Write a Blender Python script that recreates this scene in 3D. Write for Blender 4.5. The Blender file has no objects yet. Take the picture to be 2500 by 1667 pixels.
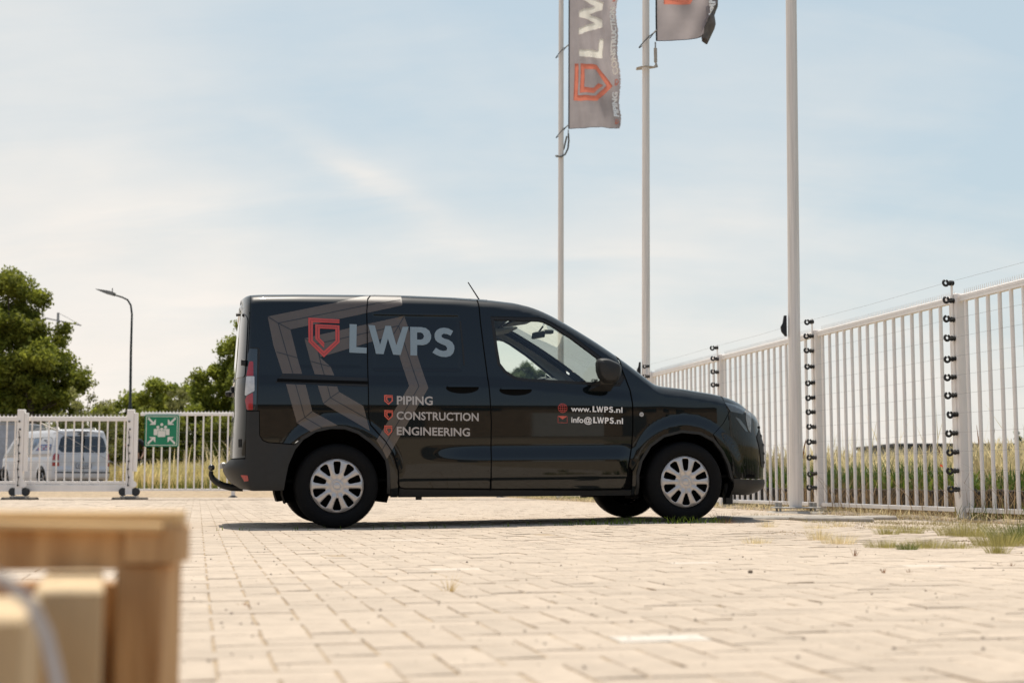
import bpy, bmesh, math, random
import numpy as np
from mathutils import Vector, Matrix
from mathutils.geometry import delaunay_2d_cdt
random.seed(7); RNG = np.random.default_rng(11)
rad = math.radians
S = bpy.context.scene
COL = S.collection

# ------------------------------------------------------------------ camera
cd = bpy.data.cameras.new('camera'); cam = bpy.data.objects.new('camera', cd); COL.objects.link(cam)
cam.location = (0, 0, .345); cam.rotation_euler = (rad(90 + 5.634), 0, 0)
cd.lens = 50; cd.sensor_width = 36; cd.clip_start = .05; cd.clip_end = 3000
cd.dof.use_dof = True; cd.dof.focus_distance = 10.6; cd.dof.aperture_fstop = 3.6
S.camera = cam

# ------------------------------------------------------------------ sky and sun
SUN_EL, SUN_AZ = 74.0, -12.0       # azimuth measured from +Y (away from the camera) towards +X
w = bpy.data.worlds.new('World'); S.world = w; w.use_nodes = True
nt = w.node_tree; N = nt.nodes; L = nt.links; N.clear()
def nd(t, **k):
    n = N.new(t)
    for a, b in k.items(): setattr(n, a, b)
    return n
def mth(op, a, b=None, clamp=False):
    n = nd('ShaderNodeMath', operation=op, use_clamp=clamp)
    for i, x in enumerate((a, b)):
        if x is None: continue
        if isinstance(x, (int, float)): n.inputs[i].default_value = x
        else: L.new(x, n.inputs[i])
    return n.outputs[0]
def ramp(x, pts):
    n = nd('ShaderNodeValToRGB'); L.new(x, n.inputs[0]); e = n.color_ramp.elements
    while len(e) < len(pts): e.new(.5)
    for q, (p, c) in zip(e, pts): q.position = p; q.color = (c[0], c[1], c[2], 1)
    return n.outputs[0]
def mixc(f, a, b):
    n = nd('ShaderNodeMix', data_type='RGBA')
    for i, x in ((0, f), (6, a), (7, b)):
        if isinstance(x, (int, float)): n.inputs[i].default_value = x
        elif isinstance(x, tuple): n.inputs[i].default_value = x
        else: L.new(x, n.inputs[i])
    return n.outputs[2]
sky = nd('ShaderNodeTexSky', sky_type='NISHITA', sun_disc=False, sun_elevation=rad(SUN_EL), sun_rotation=rad(SUN_AZ), altitude=0, air_density=1.0, dust_density=2.2, ozone_density=1.0)
tc = nd('ShaderNodeTexCoord'); sx = nd('ShaderNodeSeparateXYZ'); L.new(tc.outputs['Generated'], sx.inputs[0])
el = sx.outputs[2]
# thin high cloud seen on a flat layer: direction / height
den = mth('ADD', mth('MAXIMUM', el, 0.0), .38)
cx = nd('ShaderNodeCombineXYZ'); L.new(mth('DIVIDE', sx.outputs[0], den), cx.inputs[0]); L.new(mth('DIVIDE', sx.outputs[1], den), cx.inputs[1])
def noise(scale, detail, rough, vec, rot=(0, 0, 0), sc=(1, 1, 1), loc=(0, 0, 0), dist=0.0):
    m = nd('ShaderNodeMapping'); m.inputs['Rotation'].default_value = rot; m.inputs['Scale'].default_value = sc; m.inputs['Location'].default_value = loc
    L.new(vec, m.inputs[0]); n = nd('ShaderNodeTexNoise'); n.inputs['Scale'].default_value = scale; n.inputs['Detail'].default_value = detail
    n.inputs['Roughness'].default_value = rough; n.inputs['Distortion'].default_value = dist; L.new(m.outputs[0], n.inputs[0]); return n.outputs[0]
big = noise(1.7, 5, .55, cx.outputs[0], rot=(0, 0, .5), sc=(1.0, .8, 1), loc=(3.1, .4, 0), dist=.3)
wisp = noise(2.6, 7, .62, cx.outputs[0], rot=(0, 0, .55), sc=(.6, 2.4, 1), loc=(1.3, 2.2, 0), dist=.5)
streak = noise(4.2, 6, .6, cx.outputs[0], rot=(0, 0, .3), sc=(.7, 1.4, 1), loc=(7, 1, 0), dist=.3)
sunward = mth('MINIMUM', mth('MAXIMUM', mth('ADD', mth('MULTIPLY', sx.outputs[1], .75), .45), 0.0), 1.0)
hz = mth('POWER', mth('SUBTRACT', 1.0, mth('MINIMUM', mth('MAXIMUM', mth('MULTIPLY', el, 2.5), 0.0), 1.0)), 1.6)
cl = mth('ADD', mth('MULTIPLY', mth('SUBTRACT', big, .47), 1.25), mth('MULTIPLY', mth('SUBTRACT', wisp, .50), .8))
cl = mth('ADD', cl, mth('MULTIPLY', mth('SUBTRACT', streak, .5), .25))
cl = mth('ADD', cl, mth('MULTIPLY', hz, .95)); cl = mth('ADD', cl, mth('MULTIPLY', sx.outputs[0], -.78)); cl = mth('ADD', cl, .04); cl = mth('MULTIPLY', cl, mth('ADD', mth('MULTIPLY', sunward, .85), .15))
# two patches of cirrus in front of the viewer, shaped by the same noise
yy = mth('MAXIMUM', sx.outputs[1], .05); ga = mth('DIVIDE', sx.outputs[0], yy); gb = mth('DIVIDE', sx.outputs[2], yy)
for (a0, b0, ang, sa, sb, amp) in ((-.107, .217, -.54, .050, .0085, .62), (-.085, .205, -.40, .03, .016, .25), (.062, .168, -.05, .060, .0095, .42), (-.12, .128, .03, .10, .006, .35), (-.26, .19, .18, .09, .012, .35)):
    c0, s0 = math.cos(ang), math.sin(ang); da = mth('SUBTRACT', ga, a0); db = mth('SUBTRACT', gb, b0)
    u_ = mth('DIVIDE', mth('ADD', mth('MULTIPLY', da, c0), mth('MULTIPLY', db, s0)), sa); v_ = mth('DIVIDE', mth('SUBTRACT', mth('MULTIPLY', db, c0), mth('MULTIPLY', da, s0)), sb)
    v_ = mth('ADD', v_, mth('MULTIPLY', mth('SUBTRACT', wisp, .5), 5.0)); g_ = mth('POWER', 2.718, mth('MULTIPLY', mth('ADD', mth('MULTIPLY', u_, u_), mth('MULTIPLY', v_, v_)), -.5))
    cl = mth('ADD', cl, mth('MULTIPLY', mth('MULTIPLY', g_, mth('MULTIPLY', mth('GREATER_THAN', sx.outputs[1], .05), amp)), mth('ADD', .15, mth('MULTIPLY', streak, .9))))
clm = mth('MINIMUM', mth('MAXIMUM', cl, 0.0), 1.0)
skyc = nd('ShaderNodeVectorMath', operation='SCALE'); L.new(sky.outputs[0], skyc.inputs[0]); skyc.inputs[3].default_value = 1.0
blue = mixc(mth('ADD', mth('MULTIPLY', sunward, .50), .22), skyc.outputs[0], (3.75, 4.45, 4.6, 1))
cloudc = ramp(el, [(0.0, (6.6, 6.05, 5.45)), (.12, (6.2, 5.85, 5.45)), (.32, (5.5, 5.4, 5.2)), (1.0, (5.2, 5.3, 5.3))])
shade = mth('ADD', .93, mth('MULTIPLY', streak, .10))
cs = nd('ShaderNodeVectorMath', operation='SCALE'); L.new(cloudc, cs.inputs[0]); L.new(shade, cs.inputs[3])
fin = mixc(clm, blue, cs.outputs[0])
bg = nd('ShaderNodeBackground'); bg.inputs[1].default_value = .112; L.new(fin, bg.inputs[0])
wo = nd('ShaderNodeOutputWorld'); L.new(bg.outputs[0], wo.inputs[0])
sd = bpy.data.lights.new('sun', 'SUN'); sd.energy = 3.5; sd.angle = rad(.55); sd.color = (1, .93, .82)
sun = bpy.data.objects.new('sun', sd); COL.objects.link(sun)
_d = Vector((math.sin(rad(SUN_AZ)) * math.cos(rad(SUN_EL)), math.cos(rad(SUN_AZ)) * math.cos(rad(SUN_EL)), math.sin(rad(SUN_EL))))
sun.rotation_euler = _d.to_track_quat('Z', 'Y').to_euler(); sun.location = _d * 60
S.view_settings.view_transform = 'Standard'; S.view_settings.look = 'None'; S.view_settings.gamma = 1; S.view_settings.use_curve_mapping = False
S.view_settings.exposure = 0.47

# ------------------------------------------------------------------ materials
def M(name, col, rough=.6, metal=0, coat=0, var=.12, vscale=6, stretch=(1, 1, 1), bump=0, bscale=80, trans=0, spec=.5, col2=None, tone=0.0, rnd=0.0, dirt=None, alpha=None):
    m = bpy.data.materials.new(name); m.use_nodes = True; t = m.node_tree; n = t.nodes; l = t.links
    b = n['Principled BSDF']; b.inputs['Roughness'].default_value = rough; b.inputs['Metallic'].default_value = metal
    b.inputs['Coat Weight'].default_value = coat; b.inputs['Coat Roughness'].default_value = .03; b.inputs['Specular IOR Level'].default_value = spec
    tc = n.new('ShaderNodeTexCoord'); mp = n.new('ShaderNodeMapping'); mp.inputs['Scale'].default_value = stretch; l.new(tc.outputs['Object'], mp.inputs[0])
    nz = n.new('ShaderNodeTexNoise'); nz.inputs['Scale'].default_value = vscale; nz.inputs['Detail'].default_value = 6; nz.inputs['Roughness'].default_value = .6; l.new(mp.outputs[0], nz.inputs[0])
    c2 = col2 or tuple(x * (1 - var * 2) for x in col)
    cr = n.new('ShaderNodeValToRGB'); e = cr.color_ramp.elements; e[0].position = .32; e[1].position = .68
    e[0].color = (*c2, 1); e[1].color = (*(tuple(min(1, x * (1 + var * .5)) for x in col)), 1); l.new(nz.outputs[0], cr.inputs[0]); out = cr.outputs[0]
    if tone or rnd:
        hs = n.new('ShaderNodeHueSaturation'); l.new(out, hs.inputs['Color']); v = None
        if tone:
            at = n.new('ShaderNodeAttribute'); at.attribute_name = 'tone'
            q = n.new('ShaderNodeMath'); q.operation = 'MULTIPLY_ADD'; l.new(at.outputs['Fac'], q.inputs[0]); q.inputs[1].default_value = tone; q.inputs[2].default_value = 1 - tone / 2; v = q.outputs[0]
        if rnd:
            oi = n.new('ShaderNodeObjectInfo'); q = n.new('ShaderNodeMath'); q.operation = 'MULTIPLY_ADD'; l.new(oi.outputs['Random'], q.inputs[0]); q.inputs[1].default_value = rnd; q.inputs[2].default_value = 1 - rnd / 2
            if v is not None:
                z = n.new('ShaderNodeMath'); z.operation = 'MULTIPLY'; l.new(v, z.inputs[0]); l.new(q.outputs[0], z.inputs[1]); v = z.outputs[0]
            else: v = q.outputs[0]
        l.new(v, hs.inputs['Value']); out = hs.outputs[0]
    if dirt:
        dn = n.new('ShaderNodeTexNoise'); dn.inputs['Scale'].default_value = dirt[1]; dn.inputs['Detail'].default_value = 8; dn.inputs['Roughness'].default_value = .7; l.new(mp.outputs[0], dn.inputs[0])
        dr = n.new('ShaderNodeValToRGB'); dr.color_ramp.elements[0].position = dirt[2]; dr.color_ramp.elements[1].position = dirt[2] + .12; l.new(dn.outputs[0], dr.inputs[0])
        mx = n.new('ShaderNodeMix'); mx.data_type = 'RGBA'; l.new(dr.outputs[0], mx.inputs[0]); l.new(out, mx.inputs[6]); mx.inputs[7].default_value = (*dirt[0], 1); out = mx.outputs[2]
    l.new(out, b.inputs['Base Color'])
    if bump:
        bn = n.new('ShaderNodeTexNoise'); bn.inputs['Scale'].default_value = bscale; bn.inputs['Detail'].default_value = 5; l.new(mp.outputs[0], bn.inputs[0])
        bu = n.new('ShaderNodeBump'); bu.inputs['Strength'].default_value = bump; bu.inputs['Distance'].default_value = .01; l.new(bn.outputs[0], bu.inputs['Height']); l.new(bu.outputs[0], b.inputs['Normal'])
    if trans:
        tr = n.new('ShaderNodeBsdfTranslucent'); l.new(out, tr.inputs[0]); ms = n.new('ShaderNodeMixShader'); ms.inputs[0].default_value = trans
        l.new(b.outputs[0], ms.inputs[1]); l.new(tr.outputs[0], ms.inputs[2]); l.new(ms.outputs[0], n['Material Output'].inputs[0])
    return m
def glassM(name, tint, refl=1.0):
    m = bpy.data.materials.new(name); m.use_nodes = True; n = m.node_tree.nodes; l = m.node_tree.links; n.clear()
    o = n.new('ShaderNodeOutputMaterial'); tr = n.new('ShaderNodeBsdfTransparent'); tr.inputs[0].default_value = (*tint, 1)
    gl = n.new('ShaderNodeBsdfGlossy'); gl.inputs['Roughness'].default_value = .01; gl.inputs[0].default_value = (.9, .95, 1, 1)
    fr = n.new('ShaderNodeFresnel'); fr.inputs[0].default_value = 1.5
    nz = n.new('ShaderNodeTexNoise'); nz.inputs['Scale'].default_value = 3; q = n.new('ShaderNodeMath'); q.operation = 'MULTIPLY_ADD'; l.new(nz.outputs[0], q.inputs[0]); q.inputs[1].default_value = .02; q.inputs[2].default_value = .005
    ad = n.new('ShaderNodeMath'); ad.operation = 'MULTIPLY_ADD'; l.new(fr.outputs[0], ad.inputs[0]); ad.inputs[1].default_value = refl; l.new(q.outputs[0], ad.inputs[2])
    mx = n.new('ShaderNodeMixShader'); l.new(ad.outputs[0], mx.inputs[0]); l.new(tr.outputs[0], mx.inputs[1]); l.new(gl.outputs[0], mx.inputs[2]); l.new(mx.outputs[0], o.inputs[0])
    return m
m_paint = M('van_paint_dark', (.0012, .0030, .0034), .30, 0, 1.0, var=.05, vscale=2, spec=.05)
m_black = M('black_trim', (.006, .006, .006), .55, var=.1)
m_void = M('cavity_black', (.004, .004, .004), .9, var=.05, spec=.1)
m_plastic = M('grey_black_plastic', (.011, .0115, .0115), .62, var=.1, vscale=20, bump=.05, bscale=300)
m_rubber = M('tyre_rubber', (.0055, .0055, .0058), .85, var=.15, vscale=12, spec=.2, dirt=((.013, .012, .011), 9, .62))
m_rim = M('silver_wheel_cover', (.54, .505, .48), .34, .5, .2, var=.05, vscale=14)
m_taupe = M('taupe_vinyl', (.090, .070, .055), .45, 0, .6, var=.06)
m_seam = M('dark_vinyl_line', (.008, .010, .011), .45, 0, .6, var=.05)
m_red = M('red_vinyl', (.52, .055, .042), .45, 0, .5, var=.06)
m_redl = M('red_vinyl_light', (.62, .10, .06), .45, 0, .3, var=.06)
m_let = M('blue_grey_vinyl', (.23, .295, .335), .4, 0, .3, var=.04)
m_let2 = M('warm_grey_vinyl', (.42, .39, .37), .4, 0, .3, var=.04)
m_let3 = M('white_vinyl', (.80, .78, .76), .4, 0, .3, var=.03)
m_glass = glassM('side_glass', (.90, .955, .915), .7)
m_glass2 = glassM('windscreen_glass', (.92, .96, .93), .5)
m_dglass = M('dark_glass', (.010, .013, .015), .04, 0, 1.0, var=.05)
m_lens = M('clear_lens', (.07, .09, .105), .08, .0, 1.0, var=.2, vscale=30)
m_lensr = M('red_lens', (.34, .012, .014), .12, 0, 1.0, var=.1, vscale=30)
m_lensw = M('white_lens', (.55, .55, .55), .12, 0, 1.0, var=.1, vscale=30)
m_lensk = M('smoked_lens', (.020, .030, .036), .08, 0, 1.0, var=.1)
m_cabin = M('cabin_grey', (.30, .29, .25), .8, var=.1)
m_cabin2 = M('cabin_dark', (.030, .034, .036), .7, var=.1)
m_white = M('white_powder_coat', (.88, .825, .77), .45, var=.04, vscale=8, stretch=(1, 1, .3), dirt=((.58, .50, .43), 5, .68))
m_pole = M('white_pole_paint', (.84, .775, .71), .5, var=.10, vscale=9, stretch=(6, 6, .12), dirt=((.36, .31, .28), 14, .66))
m_steel = M('galvanised_steel', (.36, .35, .33), .5, .6, var=.15, vscale=12)
m_insul = M('black_insulator', (.010, .010, .010), .5, var=.1)
m_wire = M('steel_wire', (.30, .29, .28), .45, .7, var=.1)
m_dark = M('dark_paint', (.020, .022, .024), .5, var=.1)

# ------------------------------------------------------------------ object helpers
def tag(o, label=None, cat=None, group=None, kind=None):
    for k, v in (('label', label), ('category', cat), ('group', group), ('kind', kind)):
        if v: o[k] = v
    return o
def empty(name, loc=(0, 0, 0), rz=0):
    o = bpy.data.objects.new(name, None); COL.objects.link(o); o.location = loc; o.rotation_euler = (0, 0, rz); o.empty_display_size = .1; return o
def mk(name, verts, faces, m, parent=None, smooth=False, loc=None, tone=None, nosplit=None):
    me = bpy.data.meshes.new(name); me.from_pydata([tuple(v) for v in verts] if not isinstance(verts, np.ndarray) else verts.tolist(), [], faces if isinstance(faces, list) else faces.tolist())
    me.materials.append(m)
    if tone is not None:
        a = me.attributes.new('tone', 'FLOAT', 'POINT'); a.data.foreach_set('value', np.asarray(tone, np.float32))
    me.update()
    if smooth: me.polygons.foreach_set('use_smooth', [True] * len(me.polygons))
    if smooth == 2: me.set_sharp_from_angle(angle=rad(38))
    o = bpy.data.objects.new(name, me); COL.objects.link(o)
    if parent: o.parent = parent
    if loc: o.location = loc
    return o
def inst(src, parent=None, loc=None, rot=None, name=None):
    o = src.copy(); COL.objects.link(o); o.parent = parent if parent is not None else src.parent
    if loc is not None: o.location = loc
    if rot is not None: o.rotation_euler = rot
    return o
class MB:
    def __init__(s): s.v = []; s.f = []
    def add(s, v, f):
        k = len(s.v); s.v += [tuple(x) for x in v]; s.f += [tuple(i + k for i in q) for q in f]; return s
    def box(s, x0, x1, y0, y1, z0, z1):
        return s.add([(x0, y0, z0), (x1, y0, z0), (x1, y1, z0), (x0, y1, z0), (x0, y0, z1), (x1, y0, z1), (x1, y1, z1), (x0, y1, z1)],
                     [(0, 3, 2, 1), (4, 5, 6, 7), (0, 1, 5, 4), (1, 2, 6, 5), (2, 3, 7, 6), (3, 0, 4, 7)])
    def bbox(s, x0, x1, y0, y1, z0, z1, c=.004):
        # box with chamfered vertical and top edges
        p = [(x0 + c, y0), (x1 - c, y0), (x1, y0 + c), (x1, y1 - c), (x1 - c, y1), (x0 + c, y1), (x0, y1 - c), (x0, y0 + c)]
        mx, my = (x0 + x1) / 2, (y0 + y1) / 2; sx = 1 - 2 * c / (x1 - x0); sy = 1 - 2 * c / (y1 - y0)
        t = [(mx + (x - mx) * sx, my + (y - my) * sy) for x, y in p]
        v = [(x, y, z0) for x, y in p] + [(x, y, z1 - c) for x, y in p] + [(x, y, z1) for x, y in t]; n = 8
        f = [tuple(range(n))[::-1], tuple(range(2 * n, 3 * n))] + [(r * n + i, r * n + (i + 1) % n, (r + 1) * n + (i + 1) % n, (r + 1) * n + i) for r in (0, 1) for i in range(n)]
        return s.add(v, f)
    def tube(s, pts, r, n=8, cap=True):
        pts = [Vector(p) for p in pts]; R = r if isinstance(r, (list, tuple)) else [r] * len(pts); k = len(s.v); prev = None
        for i, p in enumerate(pts):
            d = (pts[min(i + 1, len(pts) - 1)] - pts[max(i - 1, 0)]).normalized()
            if prev is None: a = d.orthogonal().normalized()
            else: a = (prev - d * prev.dot(d)).normalized()
            prev = a; b = d.cross(a)
            for j in range(n):
                t = 2 * math.pi * j / n; s.v.append(tuple(p + (a * math.cos(t) + b * math.sin(t)) * R[i]))
        for i in range(len(pts) - 1):
            for j in range(n): s.f.append((k + i * n + j, k + i * n + (j + 1) % n, k + (i + 1) * n + (j + 1) % n, k + (i + 1) * n + j))
        if cap:
            s.f.append(tuple(k + j for j in range(n))[::-1]); s.f.append(tuple(k + (len(pts) - 1) * n + j for j in range(n)))
        return s
    def lathe(s, prof, n=32, axis='y', c=(0, 0, 0)):
        # prof: list of (radius, along)
        k = len(s.v)
        for r, h in prof:
            for j in range(n):
                t = 2 * math.pi * j / n; a, b = r * math.cos(t), r * math.sin(t)
                s.v.append({'y': (c[0] + a, c[1] + h, c[2] + b), 'z': (c[0] + a, c[1] + b, c[2] + h), 'x': (c[0] + h, c[1] + a, c[2] + b)}[axis])
        for i in range(len(prof) - 1):
            for j in range(n): s.f.append((k + i * n + j, k + i * n + (j + 1) % n, k + (i + 1) * n + (j + 1) % n, k + (i + 1) * n + j))
        return s
    def prism(s, poly, y0, y1):
        # poly in (x, z), extruded along y
        n = len(poly); v = [(x, y0, z) for x, z in poly] + [(x, y1, z) for x, z in poly]
        f = [tuple(range(n)), tuple(range(n, 2 * n))[::-1]] + [(i, n + i, n + (i + 1) % n, (i + 1) % n) for i in range(n)]
        return s.add(v, f)
    def build(s, name, m, parent=None, smooth=False, loc=None):
        o = mk(name, s.v, s.f, m, parent, smooth, loc)
        b = bmesh.new(); b.from_mesh(o.data); bmesh.ops.recalc_face_normals(b, faces=b.faces); b.to_mesh(o.data); b.free(); return o
def inside(px, py, poly):
    c = np.zeros(px.shape, bool); n = len(poly)
    for i in range(n):
        x0, y0 = poly[i]; x1, y1 = poly[(i + 1) % n]
        if y0 == y1: continue
        c ^= ((y0 > py) != (y1 > py)) & (px < (x1 - x0) * (py - y0) / (y1 - y0) + x0)
    return c
def dist_poly(px, py, poly):
    d = np.full(px.shape, 9e9); n = len(poly)
    for i in range(n):
        x0, y0 = poly[i]; x1, y1 = poly[(i + 1) % n]; dx, dy = x1 - x0, y1 - y0; q = dx * dx + dy * dy + 1e-12
        t = np.clip(((px - x0) * dx + (py - y0) * dy) / q, 0, 1); d = np.minimum(d, np.hypot(px - x0 - t * dx, py - y0 - t * dy))
    return d
def resample(poly, step):
    out = []
    for i in range(len(poly)):
        a, b = poly[i], poly[(i + 1) % len(poly)]; n = max(1, int(math.ceil(math.hypot(b[0] - a[0], b[1] - a[1]) / step)))
        out += [(a[0] + (b[0] - a[0]) * k / n, a[1] + (b[1] - a[1]) * k / n) for k in range(n)]
    return out
def area2(p): return sum(p[i][0] * p[(i + 1) % len(p)][1] - p[(i + 1) % len(p)][0] * p[i][1] for i in range(len(p)))
def fillet(poly, r, n=5):
    out = []; m = len(poly)
    for i in range(m):
        p, a, b = Vector(poly[i]), Vector(poly[i - 1]), Vector(poly[(i + 1) % m]); da, db = a - p, b - p
        q = min(r, da.length * .45, db.length * .45)
        if q < 1e-4: out.append(tuple(p)); continue
        A = p + da.normalized() * q; B = p + db.normalized() * q
        for k in range(n + 1):
            t = k / n; out.append(tuple(A * (1 - t) ** 2 + p * 2 * t * (1 - t) + B * t * t))
    return out
def cdt(poly, holes=(), step=.035, bstep=None):
    bstep = bstep or step; loops = [resample(poly if area2(poly) > 0 else poly[::-1], bstep)] + [resample(h if area2(h) < 0 else h[::-1], bstep) for h in holes]
    pts = []; edges = []
    for lp in loops:
        k = len(pts); pts += lp; edges += [(k + i, k + (i + 1) % len(lp)) for i in range(len(lp))]
    nb = len(pts); xs = [p[0] for p in loops[0]]; ys = [p[1] for p in loops[0]]
    gx, gy = np.meshgrid(np.arange(min(xs) + step / 2, max(xs), step), np.arange(min(ys) + step / 2, max(ys), step)); gx = gx.ravel(); gy = gy.ravel()
    if len(gx):
        ok = inside(gx, gy, loops[0]) & (dist_poly(gx, gy, loops[0]) > step * .35)
        for h in loops[1:]: ok &= ~inside(gx, gy, h) & (dist_poly(gx, gy, h) > step * .35)
        pts = pts + list(zip(gx[ok], gy[ok]))
    v, e, f, ov, oe, of = delaunay_2d_cdt([Vector((float(a), float(b))) for a, b in pts], edges, [], 0, 1e-6)
    v = np.array([(a.x, a.y) for a in v]); f = [t for t in f if len(t) == 3]; fa = np.array(f)
    c = v[fa].mean(1); ok = inside(c[:, 0], c[:, 1], loops[0])
    for h in loops[1:]: ok &= ~inside(c[:, 0], c[:, 1], h)
    fa = fa[ok]
    a, b, d = v[fa[:, 0]], v[fa[:, 1]], v[fa[:, 2]]; cr = (b[:, 0] - a[:, 0]) * (d[:, 1] - a[:, 1]) - (b[:, 1] - a[:, 1]) * (d[:, 0] - a[:, 0])
    fa = fa[np.abs(cr) > 1e-10]; cr = cr[np.abs(cr) > 1e-10]; fa[cr < 0] = fa[cr < 0][:, ::-1]
    return v, fa
def panel(name, poly, m, parent, holes=(), off=0.0, thick=.012, step=.035, bstep=None, fn=None, fnn=None):
    """a piece of bodywork: outline in (s, v), mapped on the body surface, with a turned-in edge"""
    fn = fn or P; fnn = fnn or PN
    v, f = cdt(list(poly), holes, step, bstep); p = fn(v[:, 0], v[:, 1]); n = fnn(v[:, 0], v[:, 1]); p = p + n * off
    verts = p.tolist(); faces = f.tolist(); nrm = [n[i] for t in faces for i in t]
    if thick:
        ed = {}
        for t in faces:
            for i in range(3): ed[(t[i], t[(i + 1) % 3])] = 1
        for (a, b) in list(ed):
            if (b, a) in ed: continue
            k = len(verts); verts += [p[a].tolist(), p[b].tolist(), (p[b] - n[b] * thick).tolist(), (p[a] - n[a] * thick).tolist()]
            faces.append([k + 1, k, k + 3, k + 2]); q = np.cross(p[a] - p[b], -n[a]); q = -q / (np.linalg.norm(q) + 1e-12)
            q = q if np.linalg.norm(q) > .5 else n[a]; nrm += [-q] * 4
    o = mk(name, verts, faces, m, parent, True)
    o.data.normals_split_custom_set([tuple(x) for x in nrm]); return o
def strip(name, pts, w_, m, parent, off=.003, closed=False, fn=None, fnn=None):
    """thin line following points on the body"""
    pts = [np.array(p, float) for p in pts]; q = []
    for a, b in zip(pts[:-1], pts[1:]):
        n = max(1, int(np.hypot(*(b - a)) / .03)); q += [a + (b - a) * k / n for k in range(n)]
    q.append(pts[-1]); q = np.array(q); d = np.gradient(q, axis=0); d /= np.linalg.norm(d, axis=1, keepdims=True) + 1e-9; nn = np.stack([-d[:, 1], d[:, 0]], 1)
    l = q + nn * w_ / 2; r = q - nn * w_ / 2; fn = fn or P; fnn = fnn or PN
    pl = fn(l[:, 0], l[:, 1]) + fnn(l[:, 0], l[:, 1]) * off; pr = fn(r[:, 0], r[:, 1]) + fnn(r[:, 0], r[:, 1]) * off; k = len(q)
    return mk(name, np.concatenate([pl, pr]), [(i + k, i + 1 + k, i + 1, i) for i in range(k - 1)], m, parent, True)
def text2d(s, bold=.0):
    c = bpy.data.curves.new('t', 'FONT'); c.body = s; c.size = 1; c.offset = bold; c.resolution_u = 3; o = bpy.data.objects.new('t', c); COL.objects.link(o)
    dg = bpy.context.evaluated_depsgraph_get(); dg.update(); me = bpy.data.meshes.new_from_object(o.evaluated_get(dg))
    v = np.array([(q.co.x, q.co.y) for q in me.vertices]); f = [tuple(p.vertices) for p in me.polygons]
    bpy.data.objects.remove(o); bpy.data.curves.remove(c); bpy.data.meshes.remove(me); return v, f
def put_text(name, s, a, b, cap, m, parent, fn, bold=.012, caps=None):
    """a, b: ends of the baseline, cap: vector of the cap height, fn maps 2D points to 3D"""
    v, f = text2d(s, bold); x0, x1 = v[:, 0].min(), v[:, 0].max(); H_, _ = text2d('H', bold); y0, y1 = H_[:, 1].min(), H_[:, 1].max()
    t = (v[:, 0] - x0) / (x1 - x0); u = (v[:, 1] - y0) / (y1 - y0); a, b, cap = map(np.array, (a, b, cap)); q = a + t[:, None] * (b - a) + u[:, None] * cap
    return mk(name, fn(q), f, m, parent)
def fld(x, y):
    """height of the yard"""
    x = np.asarray(x, float); y = np.asarray(y, float)
    g = .005 + .030 * sst((x + 1.27) / 2.62) * sst((y - 7.3) / 2.2) * (1 - .85 * sst((x - 2.0) / 1.6)) * (1 - sst((y - 16) / 6))
    g = g + .15 * sst((y - 31.5) / 6)
    return g
def G(x, y): return float(fld(x, y))
# ---- van body surface: P(s, v) -> (u forward, y lateral, z up), metres, origin on the ground under the rear axle
def smooth_table(pts, lo, hi, sig, n=1600):
    xs = np.linspace(lo, hi, n)
    ys = np.interp(xs, [p[0] for p in pts], [p[1] for p in pts])
    k = max(1, int(3 * sig / ((hi - lo) / n)))
    g = np.exp(-0.5 * (np.arange(-k, k + 1) * ((hi - lo) / n) / sig) ** 2); g /= g.sum()
    yp = np.concatenate([2 * ys[0] - ys[1:k + 1][::-1], ys, 2 * ys[-1] - ys[-k - 1:-1][::-1]])
    return xs, np.convolve(yp, g, 'valid')
TOPX, TOPY = smooth_table([(-.80, 1.722), (-.66, 1.738), (-.565, 1.746), (-.28, 1.753), (.2, 1.757), (.548, 1.755), (.9, 1.746), (1.204, 1.731),
    (1.391, 1.711), (1.516, 1.682), (1.60, 1.651), (1.68, 1.614), (1.774, 1.561), (1.901, 1.486), (2.027, 1.407), (2.154, 1.321), (2.282, 1.229),
    (2.40, 1.137), (2.49, 1.068), (2.56, 1.055), (2.699, 1.042), (2.847, 1.020), (2.987, 1.000), (3.126, .972), (3.231, .934), (3.316, .885), (3.42, .85), (3.6, .83)], -.8, 3.6, .022)
WX, WY = smooth_table([(0, .78), (.19, .80), (.23, .845), (.30, .868), (.45, .876), (.7, .884), (.9, .882), (1.03, .874), (1.15, .858), (1.3, .838), (1.5, .806), (1.68, .772), (2, .70)], 0, 2, .035)
FX, FY = smooth_table([(0, 3.2), (.19, 3.30), (.225, 3.46), (.262, 3.505), (.30, 3.498), (.34, 3.490), (.477, 3.496), (.588, 3.495), (.643, 3.482), (.712, 3.462), (.85, 3.448), (.90, 3.42), (.96, 3.37), (1.1, 3.36), (2, 3.3)], 0, 2, .012)
RX, RY = smooth_table([(0, -.60), (.28, -.62), (.311, -.72), (.366, -.765), (.425, -.805), (.468, -.812), (.49, -.80), (.505, -.76), (.66, -.757), (.86, -.745), (1.0, -.746), (1.08, -.742), (1.16, -.732), (1.3, -.722), (1.45, -.712), (1.6, -.70), (1.75, -.68), (2, -.66)], 0, 2, .012)
SHL = .150
_l = np.linspace(0, SHL, 400)
_a = np.where(_l < .014, np.radians(9 + 30 * _l / .014), np.radians(39 + 47 * np.clip((_l - .014) / .136, 0, 1) ** 1.4))
SHZ = np.concatenate([[0], np.cumsum(np.cos(_a[1:]) * (_l[1] - _l[0]))]); SHW = np.concatenate([[0], np.cumsum(np.sin(_a[1:]) * (_l[1] - _l[0]))])
DZT = float(SHZ[-1]); SF = 2.95; SR = -.62; LF = .75; LR = .40; BF = .42; BR = .34
def sst(x):
    x = np.clip(x, 0, 1); return x * x * (3 - 2 * x)
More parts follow.
